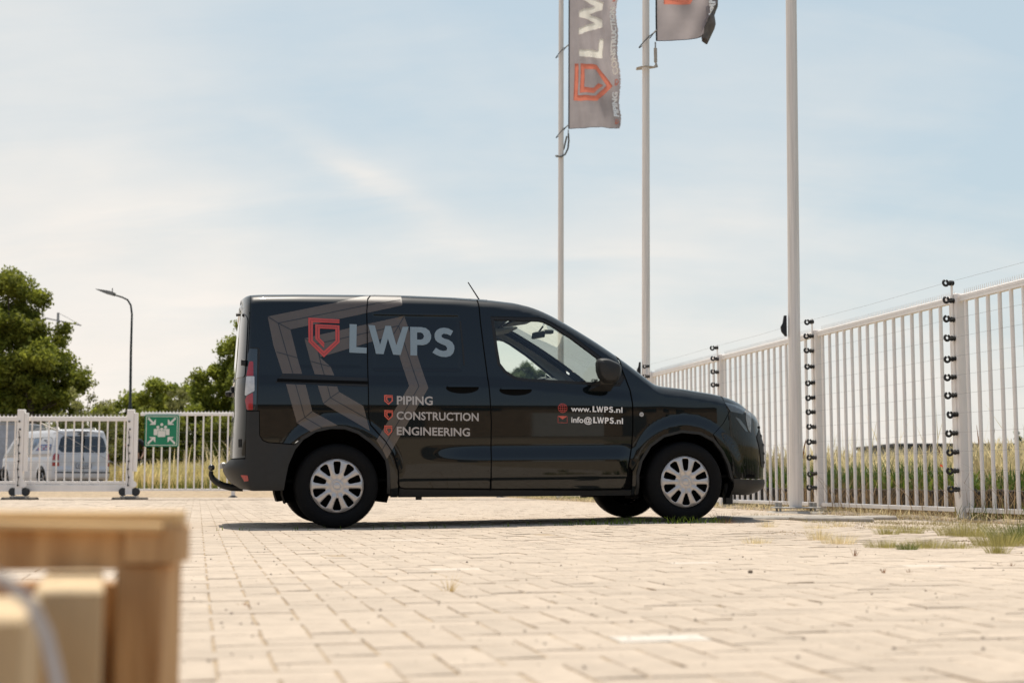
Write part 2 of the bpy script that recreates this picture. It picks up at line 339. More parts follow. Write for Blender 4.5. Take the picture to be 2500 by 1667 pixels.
def u_top(s):
    th = np.clip((s - SF) / LF, 0, 1) * math.pi / 2; tr = np.clip((SR - s) / LR, 0, 1) * math.pi / 2
    return np.where(s > SF, SF + .52 * np.sin(th), np.where(s < SR, SR - .075 * np.sin(tr), s))
def z_shoulder(s): return np.interp(u_top(np.asarray(s, float)), TOPX, TOPY) - DZT
def v_top(s): return z_shoulder(s) + SHL
def relief(s, z):
    d = np.zeros_like(s + z)
    A = .605 + .0 * s; B = .480 + .0 * s
    d += .026 * sst((A - z) / (A - B + 1e-6)) * sst((s - .55) / .55) * sst((2.30 - s) / .16)
    d -= .016 * sst((.36 - z) / .03) * sst((s - .40) / .1) * sst((2.30 - s) / .1)
    bz = np.interp(s, [-1, .95, 1.42, 2.13, 2.6], [1.135, 1.130, 1.108, 1.03, .98])
    d += .016 * sst((bz - z) / .085) * sst((2.5 - s) / .5)
    for c, zc, R in ((0., .33, .405), (2.692, .33, .395)):
        r = np.hypot(s - c, z - zc)
        d += .012 * sst((R + .115 - r) / .095) * sst((z - .2) / .1)
    # stamped blank window panels in the load bay sides
    for (x0, x1, z0, z1) in ((-.30, .18, 1.185, 1.60), (.275, .925, 1.17, 1.585)):
        q = np.minimum(np.minimum(s - x0, x1 - s), np.minimum(z - z0, z1 - z))
        d -= (.0035 if x0 < 0 else .007) * sst((q + .010) / .026)
    return d
def P(s, v, off=0.0):
    s = np.asarray(s, float); v = np.asarray(v, float); s, v = np.broadcast_arrays(s, v)
    zs = z_shoulder(s); ov = np.clip(v - zs, 0, SHL); zb = np.minimum(v, zs)
    z = zb + np.interp(ov, _l, SHZ)
    w = np.interp(zb, WX, WY) + relief(s, zb) - np.interp(ov, _l, SHW)
    th = np.clip((s - SF) / LF, 0, 1) * math.pi / 2; tr = np.clip((SR - s) / LR, 0, 1) * math.pi / 2
    uf = np.interp(zb, FX, FY); ur = np.interp(zb, RX, RY)
    u = np.where(s > SF, SF + (uf - SF) * np.sin(th), np.where(s < SR, SR - (SR - ur) * np.sin(tr), s))
    # plan: gentle taper of the nose ahead of the door, then the corner
    w = w - .030 * sst((s - 2.5) / .6) - BF * (1 - np.cos(th)) - BR * (1 - np.cos(tr))
    w = w - np.clip(s - SF - LF, 0, 2) - np.clip(SR - LR - s, 0, 2)
    return np.stack([u, -w, z], -1)
def PN(s, v):
    e = 2e-3
    a = P(np.asarray(s) + e, v) - P(np.asarray(s) - e, v); b = P(s, np.asarray(v) + e) - P(s, np.asarray(v) - e)
    n = np.cross(a, b); return n / (np.linalg.norm(n, axis=-1, keepdims=True) + 1e-12)
# outlines on the van body, (s, v) in metres
V = {
 'rarch': [(-0.4102,0.2826),(-0.3994,0.36),(-0.3758,0.4756),(-0.3263,0.5914),(-0.2632,0.6689),(-0.1676,0.727),(-0.0513,0.7524),(0.0598,0.749),(0.1583,0.7125),(0.2575,0.6402),(0.3242,0.5747),(0.3747,0.5018),(0.388,0.4211),(0.3916,0.2451)],
 'farch': [(2.2972,0.2145),(2.2907,0.3659),(2.3208,0.4807),(2.3973,0.5962),(2.511,0.6749),(2.666,0.7109),(2.8237,0.696),(2.9424,0.6374),(3.0077,0.5491),(3.0547,0.4462),(3.0806,0.3438),(3.1517,0.2102)],
 'bumper': [(-0.6951,0.8591),(-0.5701,0.8583),(-0.5671,0.6837),(-0.5444,0.6449),(-0.5058,0.6287),(-0.3115,0.6116)],
 'corner': [(-0.6651,1.6257),(-0.6701,1.4745),(-0.6903,1.2973),(-0.6986,1.0819),(-0.6951,0.8591)],
 'tail': [(-0.6604,1.3311),(-0.5691,1.3282),(-0.5629,1.3094),(-0.5701,1.1595),(-0.5817,0.87),(-0.5828,0.865),(-0.6938,0.8657),(-0.7034,0.9432),(-0.7009,1.1167),(-0.6876,1.2847)],
 'tail_clear': [(-0.6632,1.3268),(-0.5764,1.325),(-0.5783,1.1843),(-0.6016,1.1094),(-0.6871,1.1113),(-0.6876,1.2847)],
 'tail_white': [(-0.6934,1.113),(-0.6072,1.1121),(-0.6042,1.1073),(-0.6032,1.0047),(-0.6912,0.9727),(-0.7095,0.9761)],
 'tail_red': [(-0.6581,1.2252),(-0.6127,1.225),(-0.6113,1.1146),(-0.6937,1.1154)],
 'tail_red2': [(-0.6135,0.9928),(-0.6138,0.8682),(-0.682,0.8687),(-0.7048,0.9403),(-0.6851,0.9696)],
 'slide_rear': [(0.2364,1.684),(0.2323,1.4177),(0.2312,1.2645),(0.2332,0.8695),(0.2337,0.816),(0.2485,0.7571),(0.2883,0.7115),(0.3536,0.6384),(0.4157,0.5456),(0.4531,0.4206),(0.4631,0.3156),(0.4952,0.2891),(1.1437,0.2783)],
 'slide_top': [(0.2444,1.712),(0.2805,1.7377),(0.6486,1.742),(1.0879,1.7299)],
 'bseam': [(1.0903,1.7244),(1.0995,1.5388),(1.1172,1.3311),(1.1409,1.0889),(1.1501,0.9495),(1.1573,0.7811),(1.1495,0.4466),(1.145,0.2611)],
 'fseam': [(2.1989,1.2143),(2.2316,1.0961),(2.2583,1.0183),(2.2723,0.9085),(2.2699,0.7271),(2.2574,0.5826),(2.2279,0.4386),(2.2098,0.3092),(2.1787,0.2595),(1.9518,0.2592)],
 'glass': [(1.2076,1.5646),(1.5626,1.5598),(1.6003,1.5515),(1.6553,1.5235),(1.8066,1.4259),(2.0126,1.2675),(2.194,1.1174),(2.1624,1.0756),(2.0477,1.08),(1.4237,1.1111),(1.3569,1.1235),(1.2848,1.1709),(1.2433,1.2254),(1.2282,1.3352),(1.2167,1.4569)],
 'rail': [(-0.4025,1.1322),(0.2282,1.1064),(0.2266,1.0427),(-0.4517,1.0722)],
 'handle': [(0.8135,1.0453),(1.0651,1.0281),(0.9408,1.0788),(0.9385,0.9891)],
 'fhandle': [(1.2223,1.0344),(1.4747,1.017),(1.3517,1.0592),(1.3489,0.9749)],
 'slot': [(0.9697,1.5802),(0.9775,1.427),(0.9925,1.1608)],
 'marker': [(2.3416,0.8323)],
 'mirror': [(2.0188,1.2675),(2.0824,1.2686),(2.1438,1.2432),(2.1962,1.2196),(2.1933,1.172),(2.1686,1.1019),(2.1359,1.0711),(2.0607,1.0769),(2.0181,1.1071),(1.9991,1.1685),(2.0023,1.2423)],
 'headlight': [(3.0431,0.9326),(3.1607,0.9128),(3.249,0.8805),(3.2063,0.8369),(3.086,0.8569)],
 'lamp2': [(3.2494,0.8739),(3.3229,0.8578),(3.3003,0.7512),(3.2819,0.691),(3.2543,0.7238),(3.2388,0.8031)],
 'drl': [(3.125,0.8145),(3.1698,0.7986),(3.2324,0.7367),(3.2493,0.6972),(3.2198,0.7067),(3.1672,0.7622)],
 'fendseam': [(3.0144,0.7578),(2.9306,0.6755)],
 'hoodline': [(2.4887,1.0745),(2.5448,1.0404),(2.6391,0.9569),(2.8595,0.9284),(3.0378,0.9347)],
 'lip': [(3.0818,0.3357),(3.1772,0.3248),(3.3058,0.3202),(3.1744,0.2041)],
 'OT': [(-0.5075,1.5662),(-0.4305,1.5161),(-0.3412,1.4695),(0.4862,1.8386),(0.4897,1.7212),(0.5011,1.6659)],
 'OTm': [(-0.0028,1.68),(0.2849,1.7398),(-0.0963,1.5437),(0.2165,1.5953)],
 'OL': [(-0.4,1.1385),(-0.3237,1.137),(-0.2564,1.1361)],
 'OLs': [(-0.4659,1.3479),(-0.441,1.2978),(-0.3645,1.2764),(-0.2903,1.2557)],
 'OL2': [(-0.3757,1.0585),(-0.3058,1.0568),(-0.2326,1.0539)],
 'OC': [(-0.2959,0.7735),(-0.2383,0.8125),(-0.1838,0.8581)],
 'OB': [(-0.193,0.7074),(-0.1157,0.7397),(0.0011,0.7537)],
 'IT': [(-0.2387,1.4047),(-0.149,1.3611),(-0.0343,1.3209),(0.5149,1.5855),(0.4696,1.5076),(0.4239,1.4344)],
 'IL': [(-0.1644,1.1334),(-0.0936,1.1274),(-0.0196,1.1246)],
 'ILs': [(-0.1949,1.2312),(-0.1178,1.2116),(-0.0468,1.191)],
 'IL2': [(-0.1438,1.048),(-0.0732,1.0482),(-0.0024,1.0421)],
 'IC': [(-0.103,0.9148),(-0.0512,0.9581),(0.0132,1.0017)],
 'IB': [(0.238,0.7126),(0.2154,0.8051),(0.1916,0.8974)],
 'RR': [(0.6795,1.033),(0.6085,1.0435),(0.5346,1.0474)],
 'RB': [(0.3644,0.5064),(0.3305,0.5754),(0.2868,0.6411)],
 'LOGO': [(-0.2081,1.5603),(0.0236,1.553),(0.0222,1.5227),(-0.174,1.5267),(-0.1769,1.3863),(-0.0963,1.3077),(-0.0094,1.3879),(-0.0092,1.4774),(-0.1243,1.4793),(-0.1261,1.4059),(-0.092,1.3712),(-0.0945,1.3318),(-0.1583,1.3992),(-0.1584,1.5121),(0.0221,1.5066),(0.0217,1.3774),(-0.0963,1.2603),(-0.209,1.3752)],
 'logoS1': [(0.3463,0.9794),(0.4107,0.9795),(0.4107,0.9216),(0.3816,0.9031)],
 'T1': [(0.4407,0.9071),(0.7102,0.9031),(0.4406,0.9715)],
 'T2': [(0.438,0.7959),(1.0586,0.7825),(0.4376,0.8567)],
 'T3': [(0.4389,0.6824),(0.991,0.6693),(0.4383,0.743)],
 'S1': [(0.3463,0.9794),(0.4107,0.9795),(0.3796,0.9051)],
 'S2': [(0.3466,0.8674),(0.411,0.8673),(0.3803,0.7914)],
 'S3': [(0.3461,0.7532),(0.4051,0.753),(0.378,0.6761)],
 'W1': [(1.7762,0.8544),(2.1869,0.8445),(1.7766,0.8989)],
 'W2': [(1.7771,0.7701),(2.189,0.7589),(1.7774,0.8163)],
 'globe': [(1.7116,0.8808),(1.7462,0.8799)],
 'env': [(1.6741,0.82),(1.7458,0.8184),(1.7454,0.7687),(1.6738,0.7704)],
 'L': [(0.0985,1.5153),(0.1525,1.5133),(0.1464,1.3402),(0.2237,1.3349),(0.2215,1.2922),(0.0931,1.2978)],
 'Wl': [(0.2389,1.5099),(0.2884,1.5073),(0.3254,1.3599),(0.3684,1.5052),(0.41,1.5057),(0.4479,1.3574),(0.4993,1.4988),(0.5441,1.4994),(0.4784,1.2826),(0.4222,1.2851),(0.385,1.4068),(0.3501,1.2882),(0.2923,1.2901)],
 'Po': [(0.556,1.4995),(0.6399,1.4986),(0.6757,1.4918),(0.7024,1.4707),(0.7149,1.4374),(0.7132,1.4101),(0.7007,1.3857),(0.6794,1.3673),(0.6493,1.3592),(0.6063,1.3606),(0.6033,1.2793),(0.5527,1.2807)],
 'Pi': [(0.608,1.4575),(0.6361,1.4566),(0.6509,1.4489),(0.6602,1.4296),(0.6532,1.4095),(0.6351,1.4014),(0.6064,1.4024)],
 'S': [(0.8845,1.4715),(0.8643,1.4341),(0.8374,1.4466),(0.8103,1.4494),(0.7937,1.437),(0.7959,1.4231),(0.8125,1.4129),(0.8485,1.4023),(0.8752,1.3843),(0.8897,1.3571),(0.8902,1.3298),(0.8793,1.2995),(0.8578,1.2781),(0.8246,1.2689),(0.7856,1.2716),(0.7498,1.2852),(0.7202,1.303),(0.7479,1.3407),(0.7745,1.324),(0.8044,1.3158),(0.8286,1.3202),(0.835,1.3384),(0.8233,1.3565),(0.7935,1.3684),(0.7637,1.3833),(0.7461,1.4013),(0.7405,1.4255),(0.7422,1.4499),(0.7566,1.4744),(0.7841,1.4912),(0.8144,1.4964),(0.8505,1.4907)],
}
# ================================================================== ground
m_sand = M('joint_sand', (.42, .315, .205), .95, var=.2, vscale=9, bump=.4, bscale=60, dirt=((.24, .165, .08), 4, .56))
m_brick = M('concrete_paver', (.475, .388, .302), .9, var=.07, vscale=16, bump=.5, bscale=140, tone=.14, rnd=.14, dirt=((.40, .32, .245), 5, .60))
m_brickw = M('white_painted_paver', (.60, .54, .465), .85, var=.08, vscale=30, bump=.3, bscale=200, dirt=((.45, .385, .32), 22, .56))
m_slab = M('concrete_slab', (.42, .38, .33), .92, var=.15, vscale=8, bump=.5, bscale=70, dirt=((.22, .19, .15), 6, .6))
m_earth = M('dry_soil', (.26, .20, .14), .95, var=.3, vscale=4, bump=.6, bscale=40, dirt=((.40, .31, .20), 3, .55))
def grid(x0, x1, nx, y0, y1, ny, fz):
    X, Y = np.meshgrid(np.linspace(x0, x1, nx), np.linspace(y0, y1, ny)); v = np.stack([X.ravel(), Y.ravel(), fz(X.ravel(), Y.ravel())], 1)
    i = np.arange((nx - 1) * (ny - 1)); r, c = i // (nx - 1), i % (nx - 1); a = r * nx + c
    return v, np.stack([a, a + 1, a + nx + 1, a + nx], 1)
# far ground to the horizon
v, f = grid(-900, 900, 19, -300, 1500, 19, lambda x, y: np.full(x.shape, -.06))
tag(mk('ground', v, f, m_earth), kind='structure')
v, f = grid(-22, 12, 120, -14, 38.4, 190, lambda x, y: fld(x, y) - .0036)
pav = tag(mk('pavement', v, f, m_sand, smooth=True), kind='structure')
BA = rad(12.4); bu = np.array([math.cos(BA), math.sin(BA)]); bv = np.array([-math.sin(BA), math.cos(BA)])
PU, PV = .2125, .1065; PA = .10625
CP, SP = math.cos(rad(5.634)), math.sin(rad(5.634))
def pxy(x, y, z):
    d = y * CP + (z - .345) * SP; return 1250 + 3472.2 * x / d, 833.5 - 3472.2 * (-y * SP + (z - .345) * CP) / d
# herringbone bond: lying and standing bricks on a square grid of half a brick
jj, ii = np.meshgrid(np.arange(-60, 340), np.arange(-230, 270), indexing='ij'); jj = jj.ravel(); ii = ii.ravel(); res = (ii - jj) % 4
hor = res == 0; ver = res == 3; keep = hor | ver; ii, jj, ver = ii[keep], jj[keep], ver[keep]
cu = (ii + np.where(ver, .5, 1.0)) * PA; cv = (jj + np.where(ver, 1.0, .5)) * PA
bx = cu * bu[0] + cv * bv[0] + .04; by = cu * bu[1] + cv * bv[1]
ok = (by > 2.2) & (by < 31.6); px_, py_ = pxy(bx, np.maximum(by, 1), 0.0); ok &= (px_ > -230) & (px_ < 2730)
# stop at the foot of the fence line
FA, FB = np.array([3.95, 12.5]), np.array([3.343, 15.5]); fdir = (FB - FA) / np.linalg.norm(FB - FA); fnr = np.array([fdir[1], -fdir[0]])
ok &= ((bx - FA[0]) * fnr[0] + (by - FA[1]) * fnr[1]) < -.22
bx, by, ver = bx[ok], by[ok], ver[ok]
def brick_template():
    L2, W2, c = .1036, .0506, .0035
    o = [(-L2, -W2), (L2, -W2), (L2, W2), (-L2, W2)]; t = [(-L2 + c, -W2 + c), (L2 - c, -W2 + c), (L2 - c, W2 - c), (-L2 + c, W2 - c)]
    v = [(x, y, 0) for x, y in t] + [(x, y, -.0025) for x, y in o] + [(x, y, -.03) for x, y in o]
    f = [(0, 1, 2, 3)] + [(4 + i, 4 + (i + 1) % 4, (i + 1) % 4, i) for i in range(4)] + [(8 + i, 8 + (i + 1) % 4, 4 + (i + 1) % 4, 4 + i) for i in range(4)]
    return np.array(v), np.array(f)
BTV, BTF = brick_template()
dist = np.hypot(bx, by) + np.where((bx * 3472 / by < -800), 3, 0)       # those behind the crate last
order = np.argsort(dist); nb = len(bx)
rz = RNG.normal(0, .010, nb); ta = RNG.normal(0, .006, nb); tb = RNG.normal(0, .006, nb); hz_ = RNG.normal(0, .0010, nb); tn = np.clip(RNG.normal(.5, .24, nb), 0, 1)
tn += .22 * np.sin(bx * 1.7 + 1) * np.sin(by * .9)
sc_ = 1 + RNG.normal(0, .008, nb)
whites = [(.334, 3.096), (-.096, 5.594), (-.569, 8.378), (.763, 6.083), (1.239, 9.791), (1.77, 5.9)]
wi = set(int(np.argmin(np.hypot(bx - a, (by - b) * 2) + 9.0 * ver)) for a, b in whites)
def rotm(k):
    a = BA + rz[k] + (math.pi / 2 if ver[k] else 0); ca, sa = math.cos(a), math.sin(a)
    return np.array([[ca * sc_[k], -sa, 0], [sa * sc_[k], ca, 0], [tb[k], ta[k], 1]])
bmeshes = []
for q in range(5):
    vv = BTV.copy(); vv[:8, :2] += RNG.normal(0, .0014, (8, 2)); me = bpy.data.meshes.new('brick'); me.from_pydata(vv.tolist(), [], BTF.tolist()); me.materials.append(m_brick)
    a = me.attributes.new('tone', 'FLOAT', 'POINT'); a.data.foreach_set('value', [.5] * 12); bmeshes.append(me)
m_brickf = M('faded_white_paver', (.57, .49, .405), .88, var=.08, vscale=30, dirt=((.45, .37, .29), 22, .54))
wf = bmeshes[1].copy(); wf.materials.clear(); wf.materials.append(m_brickf)
wm = bmeshes[0].copy(); wm.materials.clear(); wm.materials.append(m_brickw)
single = [int(k) for k in order[:290]] + [k for k in wi if k not in set(order[:290].tolist())]
for k in single:
    o = bpy.data.objects.new('paving_brick', (wm if by[k] < 3.4 else wf) if k in wi else bmeshes[k % 5]); COL.objects.link(o); o.parent = pav
    o.matrix_local = Matrix.Translation((bx[k], by[k], G(bx[k], by[k]) + hz_[k])) @ Matrix(rotm(k).tolist()).to_4x4()
    if k in wi: o['label'] = 'white painted paving brick'
rest = np.array([k for k in range(nb) if k not in set(single)])
R_ = np.stack([rotm(k) for k in rest]); vv = np.einsum('nij,kj->nki', R_, BTV) + np.stack([bx[rest], by[rest], fld(bx[rest], by[rest]) + hz_[rest]], 1)[:, None, :]
ff = (BTF[None] + 12 * np.arange(len(rest))[:, None, None]).reshape(-1, 4)
o = mk('paving_bricks', vv.reshape(-1, 3), ff, m_brick, pav, tone=np.repeat(tn[rest], 12)); o['kind'] = 'stuff'
# raised, settled concrete edging by the front wheel
for (x, y, a, l, w_, z, t) in ((1.93, 12.05, 10, .95, .34, .050, 2.5), (2.62, 11.75, 14, .62, .30, .060, -2), (2.35, 12.62, 9, 1.1, .32, .050, 0), (3.12, 12.7, 8, .5, .3, .045, 2)):
    b = MB().bbox(-l / 2, l / 2, -w_ / 2, w_ / 2, -.07, 0, .012); o = b.build('concrete_slab', m_slab, pav, loc=(x, y, z)); o.rotation_euler = (0, rad(-t) * .4, rad(a))
# drain gutter crossing at the gate line
MB().box(-14, 2.2, 27.2, 27.36, -.02, .012).build('gutter', M('gutter_concrete', (.24, .20, .16), .9, var=.2), pav)
# soil strip at the foot of the fence
def strip_soil(x, y):
    d = (x - FA[0]) * fnr[0] + (y - FA[1]) * fnr[1]; return np.where(d > .40, -.02, .012 + .028 * np.exp(-((d + .03) / .16) ** 2) + .012 * np.sin(x * 9 + y * 5) * np.cos(y * 7)) + fld(x, y) * .6 - .01
U_, V_ = np.meshgrid(np.linspace(-.32, .55, 14), np.linspace(-6, 20.2, 180)); X_ = FA[0] + U_ * fnr[0] + V_ * fdir[0]; Y_ = FA[1] + U_ * fnr[1] + V_ * fdir[1]
vz = strip_soil(X_.ravel(), Y_.ravel()) + RNG.normal(0, .004, X_.size) - np.where(U_.ravel() < -.27, .03, 0); i = np.arange(13 * 179); r, c = i // 13, i % 13; a = r * 14 + c
tag(mk('soil_verge', np.stack([X_.ravel(), Y_.ravel(), vz], 1), np.stack([a, a + 1, a + 15, a + 14], 1), m_earth, smooth=True), kind='structure')
# raised field behind the fence, held by a dark edging
def off(d, t): return (FA[0] + fnr[0] * d + fdir[0] * t, FA[1] + fnr[1] * d + fdir[1] * t)
m_field = M('field_soil', (.20, .17, .08), .95, var=.3, vscale=2, bump=.5, bscale=20)
a0, a1 = off(.56, -14), off(.56, 20.5)
nF = 40; fv = []; fq = []
for k in range(nF + 1):
    t = k / nF; p = (a0[0] + (a1[0] - a0[0]) * t, a0[1] + (a1[1] - a0[1]) * t)
    for j in range(12):
        s_ = (j / 11) ** 3 * 60; fv.append((p[0] + s_, p[1], .265 + .03 * math.sin(k * 1.7 + j)*min(1,s_)))
fq = [(k * 12 + j, k * 12 + j + 1, (k + 1) * 12 + j + 1, (k + 1) * 12 + j) for k in range(nF) for j in range(11)]
mk_ = mk('field', fv, fq, m_field); tag(mk_, kind='structure')
v, f = grid(-.6, 420, 30, 32.6, 600, 30, lambda x, y: .26 + 0 * x); tag(mk('meadow', v, f, m_field), kind='structure')
ed = empty('edging_wall', (FA[0] + fnr[0] * .5, FA[1] + fnr[1] * .5, 0), math.atan2(fdir[1], fdir[0]))
tag(ed, 'low dark retaining edge of upright boards behind the right-hand white fence', 'retaining wall')
m_edge = M('weathered_dark_wood', (.030, .024, .020), .9, var=.3, vscale=10, stretch=(2, 2, .3), bump=.5, bscale=30, rnd=.5)
me0 = MB().bbox(-.118, .118, -.02, .02, -.05, .275, .006).build('board', m_edge, ed)
for k in range(0, 105):
    t = -5.0 + k * .242
    o = me0 if k == 0 else inst(me0, ed); o.location = (t, random.uniform(-.006, .006), random.uniform(-.015, .008)); o.rotation_euler = (0, random.uniform(-.012, .012), 0)

# ================================================================== white bar fence on the right
fe = empty('bar_fence', (FA[0], FA[1], 0), math.atan2(fdir[1], fdir[0]))
tag(fe, 'tall white security fence of upright tubes with spiked top rail and electric wires', 'fence')
PITCH = 3.06; NP = 6
post_b = MB().bbox(-.05, .05, -.05, .05, -.05, 2.0, .006)
post = post_b.build('post', m_white, fe)
posts = [-1, 0, 1, 2, 3, 4, 5, 6]
first = {}
def put(key, maker, loc, rot=None):
    if key not in first: first[key] = o = maker()
    else: o = inst(first[key], fe)
    o.location = loc
    if rot: o.rotation_euler = rot
    return o
for i in posts: (post if i == -1 else inst(post, fe)).location = (i * PITCH, 0, 0)
def insulator():
    b = MB(); n = 14; ring = []
    for k in range(n + 1):
        t = rad(20 + 320 * k / n) + rad(90); ring.append((.0, .128 + .024 * math.cos(t), .024 * math.sin(t)))
    b.tube(ring, .0115, 8); b.tube([(0, .104, 0), (0, .060, 0)], [.016, .018], 8); b.tube([(0, .075, 0), (0, .088, 0)], .024, 8); b.tube([(0, .06, 0), (0, .052, 0)], .022, 8)
    return b.build('insulator', m_insul, fe, smooth=2)
def carrier(): return MB().box(-.012, .012, .052, .062, 1.15, 2.12).add([(-.014, .05, .2), (.014, .05, .2), (.014, .056, .2), (-.014, .056, .2), (-.014, .05, 1.3), (.014, .05, 1.3), (.014, .056, 1.3), (-.014, .056, 1.3)], [(0, 3, 2, 1), (4, 5, 6, 7), (0, 1, 5, 4), (1, 2, 6, 5), (2, 3, 7, 6), (3, 0, 4, 7)]).build('wire_carrier', m_white, fe)
def bracket(): return MB().bbox(.05, .085, -.03, .03, 1.90, 1.99, .004).build('bracket', m_white, fe)
for i in posts:
    put('carrier', carrier, (i * PITCH, 0, 0)); put('bracket', bracket, (i * PITCH, 0, 0))
    for k in range(12): put('ins', insulator, (i * PITCH - .015 + random.uniform(-.004, .004), random.uniform(-.003, .003), .277 + k * .1650 + random.uniform(-.004, .004)), (random.uniform(-.12, .12), random.uniform(-.15, .15), random.uniform(-.1, .1)))
def teeth(L_, pitch, h, y, z, t=.003):
    b = MB(); n = int(L_ / pitch)
    for k in range(n):
        x0 = k * pitch; xm = x0 + pitch / 2; w_ = pitch * .5
        pts = [(x0, z), (x0 + w_ * .55, z + h * .18), (x0 + w_ * .85, z + h * .55), (xm, z + h), (xm + w_ * .15, z + h * .55), (xm + w_ * .45, z + h * .18), (x0 + pitch, z)]
        b.prism(pts, y - t / 2, y + t / 2)
    return b
NB = 16
for i in posts[:-1]:
    x0 = i * PITCH + .06; L_ = PITCH - .12
    put('rail', lambda: MB().bbox(0, L_, -.022, .022, 1.925, 1.985, .006).build('top_rail', m_white, fe), (x0, 0, 0))
    put('rail2', lambda: MB().bbox(0, L_, -.02, .02, .085, .125, .005).build('bottom_rail', m_white, fe), (x0, 0, 0))
    put('spk', lambda: teeth(L_, .0340, .052, -.012, 1.984).build('spike_strip', m_white, fe), (x0, 0, 0))
    for k in range(NB):
        put('bar', lambda: MB().lathe([(.0175, .124), (.0175, 1.926)], 10, 'z').build('tube', m_white, fe, smooth=True), (i * PITCH + .13 + k * (PITCH - .26) / (NB - 1) + random.uniform(-.003, .003), random.uniform(-.002, .002), 0), (0, random.uniform(-.0025, .0025), random.uniform(0, 3)))
    for k in range(12):
        y_ = .128; z_ = .277 + k * .165; sag = random.uniform(.002, .012)
        put('w%d' % k, lambda: MB().tube([(0, y_, z_), (PITCH * .5, y_, z_ - sag), (PITCH, y_, z_)], .0011, 4, False).build('fence_wire', m_wire, fe), (i * PITCH, 0, 0))

# ================================================================== flagpoles and flags
poles = [(.985, 1.012, 29.0, 7, 'flagpole farthest left, carrying the long banner with the white letters'), (2.03, 2.085, 21.7, 10, 'middle flagpole, with the banner whose lower corner curls back'), (2.972, 3.035, 15.0, 8, 'nearest flagpole on the right, bare, on a bolted steel base plate')]
pole_objs = []
for x0, x1, y, top, lab in poles:
    e = empty('flagpole', (x0, y, 0)); tag(e, lab, 'flagpole', 'white flagpoles along the fence'); lean = (x1 - x0) / 6
    z0 = .085 if y == 15.0 else .03; n = 8; T_ = 11.5
    MB().tube([(lean * (z0 + (T_ - z0) * k / n), 0, z0 + (T_ - z0) * k / n) for k in range(n + 1)], [.066 - .016 * k / n for k in range(n + 1)], 20).build('mast', m_pole, e, smooth=2)
    MB().bbox(-.24, .24, -.14, .14, z0 - .014, z0, .003).build('base_plate', m_steel, e)
    for sx_ in (-1, 1):
        for sy_ in (-1, 1):
            MB().lathe([(.0, .045), (.021, .045), (.021, .0), (.012, 0), (.012, -.06)], 6, 'z', (sx_ * .18, sy_ * .1, z0)).build('anchor_bolt', m_steel, e)
    MB().bbox(-.28, .28, -.2, .2, -.05, z0 - .045, .02).build('footing', m_slab, e)
    if y != 29.0:   # cleat for the halyard
        zc = 1.98 if y == 15 else 2.05
        MB().prism([(-.075, zc - .10), (-.115, zc - .05), (-.122, zc + .0), (-.10, zc + .04), (-.085, zc + .12), (-.06, zc + .12), (-.06, zc - .10)], -.02, .02).build('cleat', m_insul, e)
    pole_objs.append(e)
m_flag = M('grey_flag_cloth', (.44, .39, .395), .8, var=.06, vscale=3, trans=.55, spec=.2)
m_flagr = M('coral_flag_print', (.88, .28, .19), .8, var=.04, spec=.2, trans=.5)
m_flagw = M('cream_flag_print', (.93, .88, .80), .8, var=.03, spec=.2, trans=.5)
m_flagt = M('small_flag_print', (.95, .93, .88), .8, var=.02, spec=.2)
m_rope = M('black_cord', (.03, .03, .032), .8, var=.1)
m_tube = M('beige_sleeve', (.45, .40, .34), .7, var=.1)
LOGO = [(1392, 488), (1018, 472), (1018, 762), (1200, 945), (1390, 762), (1390, 560), (1100, 548), (1100, 725), (1203, 832), (1207, 770), (1152, 715), (1155, 600), (1340, 605), (1340, 745), (1200, 870), (1070, 745), (1075, 525), (1390, 535)]
LG = [((x - 1018) / 374, (945 - y) / 473) for x, y in LOGO]
def _norm(pl, x0, y0, c): return [((a - x0) / c, (b - y0) / c) for a, b in pl]
_cap = V['L'][0][1] - V['L'][5][1]; LET = {}
for ch, k_, hk in (('L', 'L', None), ('W', 'Wl', None), ('P', 'Po', 'Pi'), ('S', 'S', None)):
    x0_ = min(p[0] for p in V[k_]); y0_ = min(p[1] for p in V[k_]) + (.012 * _cap if ch == 'S' else 0)
    LET[ch] = (_norm(V[k_], x0_, y0_, _cap), [_norm(V[hk], x0_, y0_, _cap)] if hk else [], (max(p[0] for p in V[k_]) - x0_) / _cap)
def flag_fn(x0, y0, zb, W_, kind):
    def fn(q, off=0.0):
        q = np.asarray(q, float); a, h = q[..., 0], q[..., 1]
        if kind == 0:
            wdt = 1 + .035 * np.sin(h * 1.9 + .4)
            y = .075 * np.sin(a * 9 + h * 1.1) * a + .05 * np.sin(h * 4.0 + a * 5) * a + .018 * np.sin(a * 26 + h * 3.5) * sst(a * 4) + .14 * a * np.sin(h * 1.2)
            x = a * W_ * wdt * (.97 + .02 * np.sin(h * 7)) + .02 * h / 3; z = h - .05 * a * np.sin(h * 2.2) + .03 * np.sin(a * 3) * np.exp(-h)
        else:
            a0 = .70 + .32 * sst((h - .05) / .8); b_ = np.clip(a - a0, 0, 1); R_f = .055; t_ = np.clip(b_ / R_f, 0, 2.2); ex = np.clip(b_ - 2.2 * R_f, 0, 1)
            af = np.minimum(a, a0) + R_f * np.sin(t_) + ex * .62
            y = .07 * np.sin(a * 6 + h * 1.4) * a + .025 * np.sin(a * 15 - h * 7) * a + .30 * R_f * (1 - np.cos(t_)) + .25 * ex + .05 * np.sin(a * 9 + h * 5) * sst(h)
            x = af * W_ * .99 + .02 * np.sin(h * 6) * a; z = h + .03 * np.sin(a * 3.0) * a + 1.2 * b_ * sst((1 - h) / .8) + .02 * np.sin(h * 5 + a * 3) * a
        return np.stack([x0 + x, y0 + y - off, zb + z], -1)
    return fn
